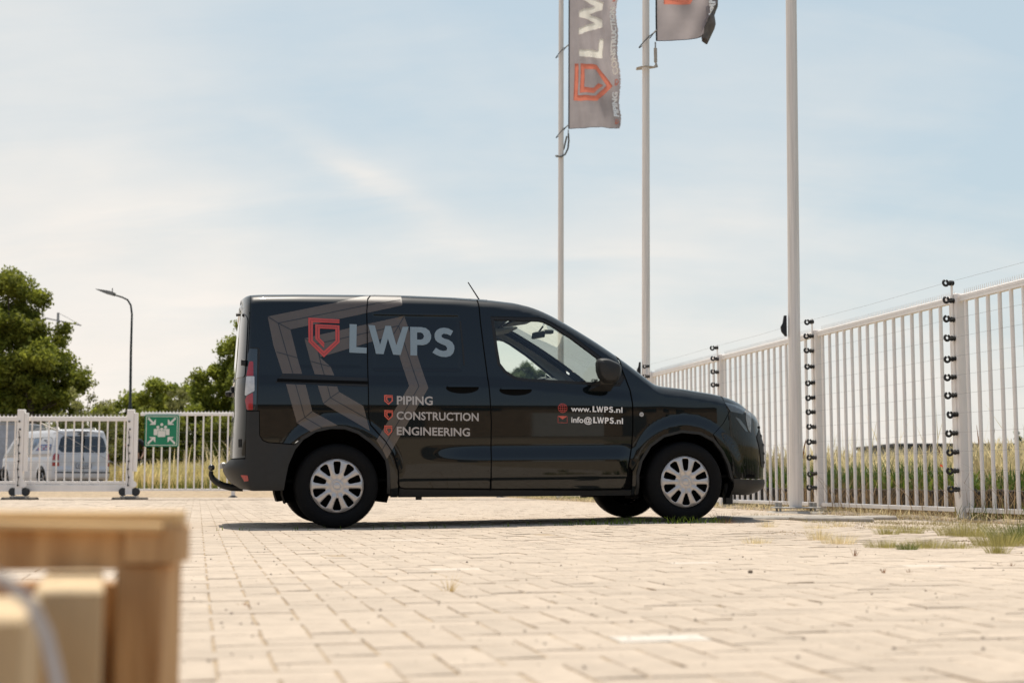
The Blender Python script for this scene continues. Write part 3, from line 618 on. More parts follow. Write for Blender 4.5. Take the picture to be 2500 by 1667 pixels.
def flag(idx, x0, y0, zb, W_, H_, kind, label):
    fn = flag_fn(0, 0, 0, W_, kind); e = empty('banner_flag', (x0, y0, zb)); tag(e, label, 'flag', 'company banner flags')
    nx, nz = 100, 420; A_, B_ = np.meshgrid(np.linspace(0, 1, nx), np.linspace(0, H_, nz)); q = np.stack([A_.ravel(), B_.ravel()], 1)
    # frayed free edge
    fr_ = (q[:, 0] > .97) * RNG.uniform(-.022, .006, len(q)); q[:, 0] += fr_
    i = np.arange((nx - 1) * (nz - 1)); r, c = i // (nx - 1), i % (nx - 1); a = r * nx + c
    # the big print is its own cloth: leave the ground cloth open under it
    ca, ch_ = q[a, 0] + .5 / nx, q[a, 1] + .5 * H_ / nz; lx, lz, lw, lh = (.09, .60, .76, .79) if kind == 0 else (.12, .575, .70, .80)
    cut = [[(lx + (1 - v_) * lw, lz + u_ * lh) for u_, v_ in LG]]; hole_ = []
    h = 1.52
    for c_ in 'LWPS':
        pol, hol, w_ = LET[c_]; f_ = lambda pl: [(.71 - y_ * .50, h + x_ * .65) for x_, y_ in pl]; cut.append(f_(pol)); hole_ += [f_(z_) for z_ in hol]; h += (w_ + .12) * .65
    rm = np.zeros(len(a), bool)
    for pl in cut: rm |= inside(ca, ch_, pl) & (dist_poly(ca, ch_, pl) > .012)
    for pl in hole_: rm &= ~(inside(ca, ch_, pl) | (dist_poly(ca, ch_, pl) < .012))
    a = a[~rm]
    mk('cloth', fn(q), np.stack([a, a + 1, a + nx + 1, a + nx], 1), m_flag, e, True)
    MB().tube([tuple(fn((0, h))) for h in np.linspace(0, H_, 14)], .013, 6).build('hem_cord', m_rope, e)
    MB().tube([tuple(fn((h, 0))) for h in np.linspace(0, .95, 14)], .005, 5).build('lower_hem', m_rope, e)
    g = lambda q: fn(q, .012)
    def deco(name, poly, m):
        v, f = cdt(poly, (), .022); mk(name, g(v), f, m, e, True)
    # logo turned a quarter to the left: its right points up, its top points left
    lx, lz, lw, lh = (.09, .60, .76, .79) if kind == 0 else (.12, .575, .70, .80)
    deco('printed_shield', [(lx + (1 - v_) * lw, lz + u_ * lh) for u_, v_ in LG], m_flagr)
    def tx(s, h0, h1, ax, cap, bold, nm='printed_lettering'):
        # baseline runs upwards at across-position ax; capitals point left
        v, f = text2d(s, bold); x0_, x1_ = v[:, 0].min(), v[:, 0].max(); ym = .729
        me = bpy.data.meshes.new('t'); me.from_pydata([(p[0], p[1], 0) for p in v], [], f); bm = bmesh.new(); bm.from_mesh(me); bmesh.ops.triangulate(bm, faces=bm.faces)
        for _ in range(5):
            bmesh.ops.subdivide_edges(bm, edges=[q for q in bm.edges if q.calc_length() > .10], cuts=1); bmesh.ops.triangulate(bm, faces=bm.faces)
        bm.verts.index_update(); bm.faces.index_update(); v = np.array([(p.co.x, p.co.y) for p in bm.verts]); f = [tuple(q.index for q in p.verts) for p in bm.faces]; bm.free(); bpy.data.meshes.remove(me)
        h = h0 + (v[:, 0] - x0_) / (x1_ - x0_) * (h1 - h0); a = ax - v[:, 1] / ym * cap; mk(nm, g(np.stack([a, h], 1)), f, m_flagt, e, True)
    def glyphs(chars, h0, ax, cap, gap=.12):
        h = h0
        for ch in chars:
            pol, hol, w_ = LET[ch]; f_ = lambda pl: [(ax - y_ * cap, h + x_ * cap * H_s) for x_, y_ in pl]
            v, f = cdt(f_(pol), [f_(q) for q in hol], .022); mk('printed_letter', g(v), f, m_flagw, e, True); h += (w_ + gap) * cap * H_s
    H_s = 1.30; glyphs('LWPS', 1.52, .71, .50); tx('PIPING', .29, .87, .955, .100, .05); tx('CONSTRUCTION', 1.20, 2.56, .955, .100, .05); tx('ENGINEERING', 2.9, 4.1, .955, .100, .05)
    for h0 in (1.0, 2.68, .10): deco('printed_emblem', [(.885 + (1 - v_) * .075, h0 + u_ * .12) for u_, v_ in LG], m_flagr)
    if kind == 1:
        T_, H2 = np.meshgrid(np.linspace(0, 3.6, 16), np.linspace(.05, 1.3, 18)); T_ = T_.ravel(); H2 = H2.ravel(); k_ = sst((H2 - .02) / .25)
        vx = .70 + .13 * sst((H2 - .3) / .9) + (.11 + .13 * k_) * np.sin(T_ * .8) + .015 * np.sin(H2 * 22); vy = .06 + .10 * (1 - np.cos(T_)) + .02 * np.sin(H2 * 14); i = np.arange(15 * 17); r, c = i // 15, i % 15; a = r * 16 + c
        mk('curled_corner', np.stack([vx, vy, H2 + .03 * np.sin(T_ * 2)], 1), np.stack([a, a + 1, a + 17, a + 16], 1), M('flag_cloth_shaded', (.17, .155, .15), .85, var=.2, vscale=14), e, True)  # same grey cloth, darkened: the shade of the curl is put into its colour
    # ties to the mast and the counterweight loop
    for h in ([.02, 1.72, 3.4] if kind == 0 else [.10, 1.8, 3.4]):
        n = 18; rg = [(-.165 + .10 * math.cos(t) if kind == 0 else -.165 + .11 * math.cos(t), .09 * math.sin(t), h - .10 + .11 * math.cos(t)) for t in np.linspace(0, 2 * math.pi, n)]
        MB().tube(rg, .008, 6, False).build('mast_loop', m_rope, e); MB().tube([(-.07, -.01, h + .0), (0, 0, h + .07)], .014, 6).build('clip', m_steel, e)
    if kind == 0:
        MB().tube([(-.01, 0, -.02), (-.01, 0, -.10)], .012, 6).build('clip', m_steel, e)
        MB().tube([(-.01, 0, -.10), (0, 0, -.25), (-.02, 0, -.42), (-.08, -.03, -.55), (-.16, -.10, -.61), (-.26, -.06, -.60), (-.27, 0, -.57), (-.2, .09, -.55), (-.1, .08, -.40), (-.04, .02, -.15)], .018, 8).build('counterweight_loop', M('grey_sleeve', (.14, .14, .13), .7), e)
    else:
        MB().tube([(-.02, 0, -.02), (-.02, 0, -.12)], .012, 6).build('clip', m_steel, e)
        MB().tube([(-.02, 0, -.12), (-.018, 0, -.34)], .026, 8).build('counterweight', m_tube, e)
        MB().tube([(-.02, 0, -.34), (.0, -.02, -.42), (-.05, -.09, -.45), (-.2, -.11, -.44), (-.31, -.05, -.45), (-.31, .05, -.44), (-.18, .11, -.41), (-.04, .08, -.40), (-.01, .01, -.38)], .016, 8).build('counterweight_loop', m_tube, e)
    return e
flag(0, 1.180, 28.98, 7.64, 1.08, 4.6, 0, 'long grey banner with white letters and coral shield on the left flagpole')
flag(1, 2.262, 21.68, 7.205, .98, 4.6, 1, 'grey banner with dark curled corner hanging from the middle flagpole')

# ================================================================== gate and fence on the left
gt = empty('sliding_gate', (-9.6, 28.0, 0)); tag(gt, 'long low white sliding gate of upright bars with a heavy bottom beam', 'gate')
GX0, GX1 = -3.4, 2.06
MB().bbox(GX0, GX1, -.03, .03, 1.535, 1.62, .006).build('top_rail', m_white, gt)
MB().bbox(GX0, GX1, -.03, .03, .30, .36, .006).build('bottom_rail', m_white, gt)
MB().bbox(GX0, GX1, -.05, .05, .162, .294, .012).build('beam', m_white, gt)
teeth(GX1 - GX0, .078, .05, 0, 1.62).build('spike_strip', m_white, gt).location.x = GX0
k = 0; x = GX0 + .1; bar0 = None
while x < GX1:
    if bar0 is None: bar0 = MB().bbox(-.014, .014, -.012, .012, .36, 1.535, .003).build('bar', m_white, gt); bar0.location.x = x
    else: inst(bar0, gt).location.x = x
    x += .165
MB().tube([(-1.9, .06, 1.52), (.0, .06, 1.47), (.28, .05, 1.52)], .006, 5).build('brace_wire', m_wire, gt)
MB().tube([(.30, .05, 1.50), (.62, .05, 1.36)], .020, 6).build('turnbuckle', m_steel, gt); MB().tube([(.6, .05, 1.36), (1.95, .05, .62)], .006, 5).build('brace_wire', m_wire, gt)
for k in range(9): MB().tube([(GX0, -.09, .42 + k * .155), (GX1, -.09, .42 + k * .155)], .0022, 4, False).build('electric_wire', m_wire, gt)
def gate_post(x, y, label, wide):
    e = empty('gate_post', (x, y, 0)); tag(e, label, 'gate post', 'posts of the sliding gate')
    MB().bbox(-.075, .06, -.06, .06, .10, 1.755, .008).build('column', m_white, e)
    MB().bbox(.064, .125, -.05, .05, .55, 1.69, .006).build('side_column', m_white, e)
    for s_ in (-1, 1):
        MB().lathe([(.0, -.03), (.075, -.03), (.082, -.018), (.082, .018), (.075, .03), (0, .03)], 18, 'y', (s_ * .125, -.02, .155)).build('roller', m_dark, e, smooth=2)
    MB().bbox(-.16, .16, -.11, .11, .052, .072, .003).build('base_plate', m_steel, e)
    MB().bbox(-.30, .32, -.2, .2, -.02, .048, .02).build('footing', M('dark_concrete', (.13, .11, .09), .9, var=.2), e)
    MB().prism([(.05, .40), (.14, .34), (.155, .28), (.12, .24), (.03, .26)], -.075, -.062).build('guide_catch', m_white, e)
    pts = [(-.02 + .012 * math.sin(k * 1.9), -.075, .30 + k * .115) for k in range(10)]
    MB().tube(pts, .006, 5).build('cable', m_insul, e)
    for k in range(9):
        MB().lathe([(0, -.01), (.018, -.01), (.018, .01), (0, .01)], 8, 'y', (-.015 + .01 * math.sin(k * 2.1), -.078, .30 + k * .155 - .02)).build('cable_clip', m_insul, e)
    return e
gate_post(-9.60, 28.0 - .12, 'left white gate post with dark rollers at its foot', 1)
gate_post(-7.455, 28.0 - .12, 'white gate post beside the green sign, rollers at its foot', 0)
lf = empty('low_fence', (-8.30, 31.8, 0)); tag(lf, 'white bar fence behind the parked van carrying the green sign', 'fence')
LX1 = 8.1; MB().bbox(0, LX1, -.025, .025, 1.815, 1.885, .006).build('top_rail', m_white, lf); MB().bbox(0, LX1, -.02, .02, .150, .195, .005).build('bottom_rail', m_white, lf)
teeth(LX1, .078, .05, 0, 1.885).build('spike_strip', m_white, lf)
for x in (2.10, 5.1, 8.06):
    MB().bbox(x - .04, x + .04, -.04, .04, .0, 1.93, .006).build('post', m_white, lf); MB().lathe([(.0, .055), (.05, .045), (.11, .01), (.11, -.04)], 16, 'z', (x, 0, 0)).build('foot', m_dark, lf)
b0 = None; x = .12
while x < LX1:
    if b0 is None: b0 = MB().bbox(-.016, .016, -.012, .012, .195, 1.815, .003).build('bar', m_white, lf); b0.location.x = x
    elif min(abs(x - q) for q in (2.10, 5.1, 8.06)) > .06: inst(b0, lf).location.x = x
    x += .184
for k in range(8): MB().tube([(0, .10, .45 + k * .2), (LX1, .10, .45 + k * .2)], .0025, 4, False).build('electric_wire', m_wire, lf)
# assembly point sign
sg = empty('assembly_sign', (-7.806, 31.735, 1.477)); tag(sg, 'green square sign of four arrows pointing at a white group of people', 'sign')
m_green = M('sign_green', (.0, .19, .088), .5, var=.04); m_signw = M('sign_white', (.68, .66, .60), .4, var=.03)
def rr(x0, x1, z0, z1, r): return fillet([(x0, z0), (x1, z0), (x1, z1), (x0, z1)], r, 6)
MB().prism(rr(-.378, .378, -.352, .352, .03), -.004, .004).build('plate', m_green, sg)
def flatpoly(name, poly, m, parent, y, holes=()):
    v, f = cdt(poly, holes, .2); return mk(name, [(p[0], y, p[1]) for p in v], f, m, parent)
flatpoly('border_line', rr(-.352, .352, -.326, .326, .022), m_signw, sg, -.0058, [rr(-.338, .338, -.312, .312, .016)])
ar = [(.0, .0), (.0, .115), (-.035, .08), (-.14, .185), (-.17, .155), (-.065, .05), (-.10, .0)]
ar = [(.0, .0), (.0, .125), (-.035, .092), (-.045, .058), (-.155, .165), (-.185, .135), (-.078, .03), (-.105, .035), (-.14, 0)]
for sx_, sz in ((-1, 1), (1, 1), (-1, -1), (1, -1)): flatpoly('arrow', [((-.12 - -q[0] * 1.0 if 0 else (-.135 + q[0])) * (1 if sx_ < 0 else -1), (.135 + q[1]) * sz) for q in ar], m_signw, sg, -.0062)
circ = lambda cx_, cz, r, n=18: [(cx_ + r * math.cos(2 * math.pi * k / n), cz + r * math.sin(2 * math.pi * k / n)) for k in range(n)]
for cx_, cz in ((0, .140), (-.085, .082), (.085, .082)): flatpoly('figure_head', circ(cx_, cz, .034), m_signw, sg, -.0062)
for s_ in (-1, 1): flatpoly('figure_body', fillet([(s_ * .175, .044), (s_ * .175, -.095), (s_ * .083, -.095), (s_ * .083, -.03), (s_ * .01, .0), (s_ * .04, .044)], .012, 3), m_signw, sg, -.0062)
flatpoly('figure_outline', circ(0, .036, .041), m_green, sg, -.0068); flatpoly('figure_head', circ(0, .036, .034), m_signw, sg, -.0074)
flatpoly('figure_outline', rr(-.091, .091, -.137, .008, .014), m_green, sg, -.0068); flatpoly('figure_body', rr(-.083, .083, -.135, .0, .012), m_signw, sg, -.0074)
# ================================================================== the dark panel van
van = empty('panel_van'); van.matrix_world = Matrix.Translation((-1.46578, 11.37495, .005)) @ Matrix.Rotation(rad(12), 4, 'Z') @ Matrix.Rotation(-math.atan(.03 / 2.692), 4, 'Y')
tag(van, 'dark delivery van in side view with brown shield graphics and LWPS lettering', 'van')
near = []                      # parts mirrored on the far side
vt = lambda s: float(v_top(s)); E_ = .003
def topline(s0, s1, d=0.0, n=14): return [(s, vt(s) - d) for s in np.linspace(s0, s1, n)]
ra = [tuple(p) for p in V['rarch']]; fa_ = [tuple(p) for p in V['farch']]
sr_, bs, fs = V['slide_rear'], V['bseam'], V['fseam']
RAIL = .028
sh = lambda pts, dx: [(p[0] + dx, p[1]) for p in pts]
# rear bumper
bp = [(-1.56, .30), (-.80, .295), (-.60, .283)] + [ra[0]] + ra[1:4] + [tuple(V['bumper'][5])] + [tuple(p) for p in V['bumper'][4:1:-1]] + [(-.5701, .8583), (-.6951, .8591), (-.6951, .512), (-1.56, .512)]
near.append(panel('rear_bumper', bp, m_plastic, van, off=.004))
# quarter panel
q = [(-.688, .866), (-.566, .864), (-.562, .684), (-.540, .651), (-.503, .635), (-.318, .620)] + ra[4:-1] + [(.397, .222), (.452, .222)]
q += [(.4495, .315)] + [(p[0] - .007, p[1]) for p in (sr_[9], sr_[8], sr_[7], sr_[6], sr_[5], sr_[4], sr_[3])] + [(.2255, 1.2645), (.2265, 1.62), (.236, vt(.23) - .10), (.262, vt(.25) - .055)]
q += [(s, vt(s) - .055) for s in (.32,)]
q = q[:-1] + [(.262, vt(.26) - .003)] + topline(.25, -.66, .003)[1:] + [(-.664, 1.62), (-.669, 1.47), (-.689, 1.297), (-.697, 1.08)]
near.append(panel('rear_quarter', q, m_paint, van, step=.02))
# sliding door
d1 = [(.4585, .316)] + [(p[0] + .001, p[1]) for p in (sr_[9], sr_[8], sr_[7], sr_[6], sr_[5], sr_[4], sr_[3])] + [(.2335, 1.2645), (.2345, 1.62), (.244, vt(.24) - .105), (.27, vt(.27) - .058)]
top1 = [(s, vt(s) - .052) for s in np.linspace(.30, 1.05, 12)]
d1 = d1[::-1] + [(.47, .297), (.50, .290), (1.15, .280), (bs[6][0] - .004, .2845)]
d1 = [(p[0] - .004, p[1]) for p in bs[1:7]][::-1] and d1 + [(p[0] - .004, p[1]) for p in bs[1:7]][::-1] + [(bs[0][0] - .004, vt(bs[0][0]) - .052)] + top1[::-1]
near.append(panel('sliding_door', d1, m_paint, van, step=.02))
# front door, with its window opening
wg = [tuple(p) for p in V['glass']]; cxw = sum(p[0] for p in wg) / len(wg); czw = sum(p[1] for p in wg) / len(wg)
def grow(poly, d):
    n = len(poly); out = []; sg_ = 1 if area2(poly) > 0 else -1
    for i in range(n):
        a, b, c = Vector(poly[i - 1]), Vector(poly[i]), Vector(poly[(i + 1) % n]); n1 = Vector(((b - a).y, -(b - a).x)).normalized(); n2 = Vector(((c - b).y, -(c - b).x)).normalized()
        m_ = (n1 + n2); m_ = m_ / max(.4, m_.length_squared / 2); out.append(tuple(b + m_ * d * sg_))
    return out
wo_ = grow(wg, .026); wi_ = grow(wg, .001)
d2 = [(p[0] + .003, p[1]) for p in bs[0:7]]; d2[0] = (d2[0][0], vt(d2[0][0]) - RAIL - .004)
d2 = d2 + [(bs[7][0] + .012, .268), (2.16, .262), (2.19, .275)] + [(p[0] - .004, p[1]) for p in fs[7:0:-1]] + [(2.195, 1.17)] + topline(2.17, 1.12, RAIL + .004, 24)[:-1]
near.append(panel('front_door', d2, m_paint, van, holes=[wo_], step=.02, bstep=.02))
near.append(panel('window_frame', wo_, m_black, van, holes=[wi_], off=-.004, thick=.03, step=.03))
# glass
gl = panel('side_window', grow(wg, .012), m_glass, van, off=-.016, thick=0, step=.06); near.append(gl)
# roof side rail / A-pillar
rl = topline(-.655, 2.47, 0, 50) + topline(2.47, 1.175, RAIL, 30)
rl = topline(1.178, 2.47, .0, 40) + topline(2.47, 1.178, RAIL, 40); near.append(panel('roof_side', rl, m_paint, van, off=.0, step=.03))
# rear section of the cantrail above the door
cr = topline(.27, 1.172, .003, 20) + [(s, vt(s) - .046) for s in np.linspace(1.172, .27, 20)]; near.append(panel('roof_side', cr, m_paint, van, step=.03))
# fender
fd = [(2.2605, .215), (2.2605, .40)] + [(p[0] + .004, p[1]) for p in fs[6:0:-1]] + [(2.203, 1.17), (2.203, vt(2.2) - RAIL - .006)] + topline(2.22, 2.465, RAIL + .005, 6) + topline(2.475, 3.035, .004, 16)
hs = V['fendseam']; fd += [(3.045, .935), (3.075, .86), (hs[0][0] - .004, hs[0][1])] + [(hs[1][0] - .004, hs[1][1] + .0)] + fa_[7:1:-1] + [(2.292, .40), (2.283, .215)]
near.append(panel('front_wing', fd, m_paint, van, step=.018))
# front bumper and nose
fb = [(3.046, .938)] + [(p[0] + .002, p[1]) for p in [(3.08, .86), tuple(hs[0]), tuple(hs[1])]] + [tuple(p) for p in fa_[8:10]] + [(3.088, .345), (3.1, .336), (3.3, .325), (4.1, .33)] + topline(4.12, 3.06, .002, 20)
near.append(panel('front_bumper', fb, m_paint, van, step=.022))
near.append(panel('bumper_lip', [(3.084, .333), (3.30, .321), (4.12, .32), (4.12, .205), (3.3, .205), (3.088, .212)], m_plastic, van, off=.006))
near.append(panel('grille', fillet([(3.42, .42), (4.12, .40), (4.12, .80), (3.62, .80), (3.36, .66)], .03), m_black, van, off=.004, thick=0, step=.04))
for k in range(5): strip('grille_bar', [(3.47, .46 + k * .07), (4.1, .45 + k * .075)], .018, m_plastic, van, off=.009)
hl = [tuple(p) for p in V['headlight']]; l2 = [tuple(p) for p in V['lamp2']]
o = panel('headlight', fillet(hl, .015), m_lens, van, off=.004, thick=.01, step=.02); near.append(o)
o = panel('headlight', fillet(l2, .012), M('frosted_lens', (.22, .24, .25), .15, 0, .8, var=.2, vscale=40), van, off=.005, thick=.01, step=.02); near.append(o)
near.append(panel('bumper_blade', fillet([tuple(p) for p in V['drl']], .01), m_lens, van, off=.003, thick=.004, step=.02))
# sills
near.append(panel('sill', [(.458, .2205), (2.257, .2105), (2.257, .250), (1.15, .272), (.50, .281), (.466, .287)], m_plastic, van, off=-.002))
# arch lips and wells
for arch, c, nm in ((ra, 0.0, 'r'), (fa_, 2.692, 'f')):
    a_ = [tuple(p) for p in arch]; cz = .33
    inn = [(c + (p[0] - c) * .945, cz + (p[1] - cz) * .945) for p in a_]
    near.append(panel('arch_liner', a_ + inn[::-1], m_plastic, van, off=.002, thick=.03, step=.03))
    vv = []; nn_ = 24; R_w = .40
    for k in range(nn_ + 1):
        t = math.pi * (-.12 + 1.24 * k / nn_); vv += [(c + R_w * math.cos(t), -.84, cz + R_w * math.sin(t)), (c + R_w * math.cos(t), -.48, cz + R_w * math.sin(t))]
    ff_ = [(2 * k, 2 * k + 1, 2 * k + 3, 2 * k + 2) for k in range(nn_)]; k = len(vv); vv.append((c, -.48, cz - .1)); ff_ += [(2 * j + 1, k, 2 * j + 3) for j in range(nn_)]
    near.append(mk('wheel_well', vv, ff_, m_void, van))
# inner skin that closes the gaps
inn = [(-.60, .30)] + [(p[0] - .0, p[1]) for p in []]
rai = [(c_[0] * 1.02, .33 + (c_[1] - .33) * 1.03) for c_ in ra]; fai = [(2.692 + (c_[0] - 2.692) * 1.02, .33 + (c_[1] - .33) * 1.03) for c_ in fa_]
skin = [(-1.55, .31), (-.60, .31)] + [(rai[0][0], .31)] + rai[1:-1] + [(rai[-1][0], .24), (2.26, .24)] + fai[1:-1] + [(3.11, .36), (4.1, .36), (4.1, .80), (3.6, .80)] + topline(3.3, -.64, .03, 40) + [(-1.55, 1.70)]
near.append(panel('inner_skin', skin, m_void, van, holes=[grow(wg, .03)], off=-.028, thick=0, step=.05))
# tailgate
zt = lambda s: vt(s) - .012
tg = [(-.708, .522), (-1.56, .522)] + [(-1.56, 1.66), (-.9, 1.66), (-.76, 1.645), (-.700, 1.61), (-.684, 1.58), (-.690, 1.42), (-.705, 1.28), (-.712, 1.08), (-.708, .88)]
near.append(panel('tailgate', tg[::-1], m_paint, van, step=.03, off=-.002))
near.append(panel('rear_window', fillet([(-.735, 1.115), (-1.56, 1.115), (-1.56, 1.60), (-.82, 1.60), (-.715, 1.55)], .03), m_dglass, van, off=.004, thick=.006, step=.04))
near.append(panel('roof_corner', topline(-.668, -.98, .0, 10) + [(-.98, 1.655), (-.76, 1.64), (-.694, 1.60), (-.672, 1.60)], m_paint, van, step=.03))
MB().tube([(-.70, -.62, 1.60), (-.735, -.62, 1.595)], .012, 6).build('spoiler_stop', m_black, van)
# spoiler and high brake lamp over the rear window
sp = MB(); prof = [(-.56, 1.772), (-.62, 1.762), (-.672, 1.742), (-.700, 1.712), (-.712, 1.680), (-.706, 1.648), (-.66, 1.64)]
ysp = [-.70, -.66, -.58, -.45, -.2, 0, .2, .45, .58, .66, .70]; n = len(prof); v = []
for y in ysp:
    q_ = abs(y) / .70; sh_ = .055 * q_ ** 5; dn = .055 * q_ ** 3; v += [(max(min(x + sh_, -.55), -.8), y, z - dn) for x, z in prof]
sp.add(v, [tuple(range(n)), tuple(range((len(ysp) - 1) * n, len(ysp) * n))[::-1]] + [(i * n + j, (i + 1) * n + j, (i + 1) * n + (j + 1) % n, i * n + (j + 1) % n) for i in range(len(ysp) - 1) for j in range(n)])
sp.build('rear_spoiler', m_paint, van, smooth=2)
MB().bbox(-.765, -.73, -.26, .26, 1.03, 1.085, .008).build('tailgate_handle', m_black, van)
MB().lathe([(.0, -.03), (.018, -.025), (.024, 0), (.018, .02), (0, .02)], 10, 'x', (-.778, -.33, 1.02)).build('rear_camera', m_plastic, van)
# tail lamp
near.append(panel('tail_lamp', fillet([tuple(p) for p in V['tail']], .01), m_black, van, off=.003, thick=.01, step=.02))
near.append(panel('lamp_lens', [(-.655, 1.322), (-.582, 1.318), (-.589, .90), (-.60, .872), (-.688, .872), (-.698, .95), (-.694, 1.12), (-.684, 1.28)], m_lensk, van, off=.010, thick=.006, step=.02))
for key, m_, nm in (('tail_red', m_lensr, 'red_lamp'), ('tail_white', m_lensw, 'clear_lamp'), ('tail_red2', m_lensr, 'red_lamp')):
    near.append(panel(nm, fillet([tuple(p) for p in V[key]], .008), m_, van, off=.014, thick=.004, step=.02))
MB().bbox(-.700, -.668, -.86, -.80, 1.20, 1.24, .004).build('hinge', m_black, van); MB().bbox(-.715, -.68, -.84, -.79, .60, .66, .004).build('hinge', m_black, van)
near.append(panel('rear_reflector', fillet([(-.735, .40), (-.66, .395), (-.655, .355), (-.71, .352)], .008), m_lensr, van, off=.008, thick=.004, step=.02))
# sliding rail
near.append(panel('slide_rail', [tuple(p) for p in V['rail']], m_black, van, off=.003, thick=.01, step=.03))
strip('rail_slot', [(-.44, 1.087), (.225, 1.07)], .022, m_void, van, off=.005)
# fuel and sculpted handles
for key, nm in (('handle', 'door_handle'), ('fhandle', 'door_handle')):
    h = V[key]; a, b = h[0], h[1]; cx_ = (h[2][0] + h[3][0]) / 2; zc = (h[2][1] + h[3][1]) / 2; hw = (b[0] - a[0]) / 2; hh = (h[2][1] - h[3][1]) / 2; cx_ = (a[0] + b[0]) / 2
    ell = [(cx_ + hw * math.cos(t), zc + hh * .95 * math.sin(t) * (1 if math.sin(t) < 0 else .75)) for t in np.linspace(0, 2 * math.pi, 28)[:-1]]
    near.append(panel('handle_recess', ell, m_void, van, off=.0022, thick=0, step=.03))
    near.append(panel(nm, fillet([(cx_ - hw * .95, zc + .004), (cx_ + hw * .95, zc + .004), (cx_ + hw * .8, zc + hh * .85), (cx_ - hw * .8, zc + hh * .85)], .012), m_paint, van, off=.022, thick=.02, step=.02))
# shut lines and pressed lines
zr = vt(.5)
strip('shut_line', [(.4540, .316)] + [(p[0] - .003, p[1]) for p in (sr_[9], sr_[8], sr_[7], sr_[6], sr_[5], sr_[4], sr_[3])] + [(.229, 1.2645), (.230, 1.62), (.240, vt(.24) - .105), (.266, vt(.27) - .056)] + [(s, vt(s) - .049) for s in np.linspace(.30, 1.17, 12)], .007, m_void, van, off=.0078)
strip('shut_line', [(bs[0][0], vt(bs[0][0]) - .05)] + [tuple(p) for p in bs[1:]], .006, m_void, van, off=.0078)
strip('shut_line', [(2.199, 1.19)] + [tuple(p) for p in fs[1:9]] + [(1.95, .258), (1.16, .272), (.50, .285), (.466, .292)], .0055, m_void, van, off=.0078)
strip('bonnet_line', [(2.50, vt(2.5) - .003)] + [(2.60, vt(2.6) - .03), (2.72, vt(2.72) - .062)] + [(s, vt(s) - .066) for s in (2.85, 2.95, 3.03)], .004, m_void, van, off=.003)
near.append(panel('window_slot', [(.935, 1.55), (.948, 1.55), (.962, 1.33), (.966, 1.21), (.955, 1.21), (.948, 1.35)], m_black, van, off=.002, thick=0, step=.03))
mkx = V['marker'][0]; c_ = [(mkx[0] + .017 * math.cos(t), mkx[1] + .017 * math.sin(t)) for t in np.linspace(0, 2 * math.pi, 20)[:-1]]
near.append(panel('side_repeater', c_, m_lensw, van, off=.006, thick=.006, step=.02)); near.append(panel('repeater_lens', [(mkx[0] + (a - mkx[0]) * .5, mkx[1] + (b - mkx[1]) * .5) for a, b in c_], m_steel, van, off=.009, thick=.002, step=.02))
# ---- mirror
mo = [(1.975, 1.253), (2.037, 1.256), (2.099, 1.232), (2.150, 1.208), (2.152, 1.146), (2.131, 1.094), (2.098, 1.064), (2.023, 1.066), (1.982, 1.098), (1.960, 1.157), (1.959, 1.229)]
mo = fillet(mo, .03, 3); mx_, mz_ = 2.055, 1.16; lv = [(-.935, .86), (-.945, .95), (-.975, 1.0), (-1.02, .99), (-1.055, .93), (-1.078, .80), (-1.088, .55), (-1.09, .0)]
vv = []; n = len(mo)
for y_, k in lv: vv += [(mx_ + (x - mx_) * k + (-.012 if y_ < -1.05 else 0), y_, mz_ + (z - mz_) * k) for x, z in mo]
ff_ = [(i * n + j, i * n + (j + 1) % n, (i + 1) * n + (j + 1) % n, (i + 1) * n + j) for i in range(len(lv) - 1) for j in range(n)] + [tuple(range(n))[::-1]]
mir = mk('door_mirror', vv, ff_, m_plastic, van, 2); near.append(mir)
near.append(MB().add([(1.94, -.86, 1.05), (2.14, -.86, 1.06), (2.13, -.96, 1.10), (1.99, -.97, 1.09), (1.90, -.86, 1.0), (2.10, -.86, 1.0), (2.10, -.95, 1.062), (2.0, -.96, 1.058)], [(0, 1, 2, 3), (7, 6, 5, 4), (0, 3, 7, 4), (1, 5, 6, 2), (3, 2, 6, 7), (0, 4, 5, 1)]).build('mirror_arm', m_black, van))
mg = panel('mirror_base', [(2.02, 1.085), (2.19, 1.075), (2.195, 1.13), (2.15, 1.16), (2.05, 1.235), (2.0, 1.27)], m_black, van, off=.004, thick=.01, step=.04); near.append(mg)

door_f = [o for o in near if o.name.startswith('front_door')][0]; door_s = [o for o in near if o.name.startswith('sliding_door')][0]; tgate = [o for o in near if o.name.startswith('tailgate')][0]; tlamp = [o for o in near if o.name.startswith('tail_lamp')][0]; dh = [o for o in near if o.name.startswith('door_handle')]; hr = [o for o in near if o.name.startswith('handle_recess')]
kid = {}
for o in near:
    b_ = o.name.split('.')[0]
    if b_ in ('window_frame', 'side_window', 'mirror_base', 'door_mirror', 'mirror_arm'): kid[o] = door_f
    if b_ in ('lamp_lens', 'red_lamp', 'clear_lamp'): kid[o] = tlamp
    if b_ == 'rear_window': kid[o] = tgate
    if b_ == 'window_slot': kid[o] = door_s
for l_ in (dh, hr): kid[l_[0]] = door_s; kid[l_[1]] = door_f
far = {}
for o in list(near):
    c = o.copy(); COL.objects.link(c); c.parent = van; c.scale = (1, -1, 1); far[o] = c
for o, p_ in kid.items():
    o.parent = p_; far[o].parent = far[p_]; far[o].scale = (1, 1, 1)
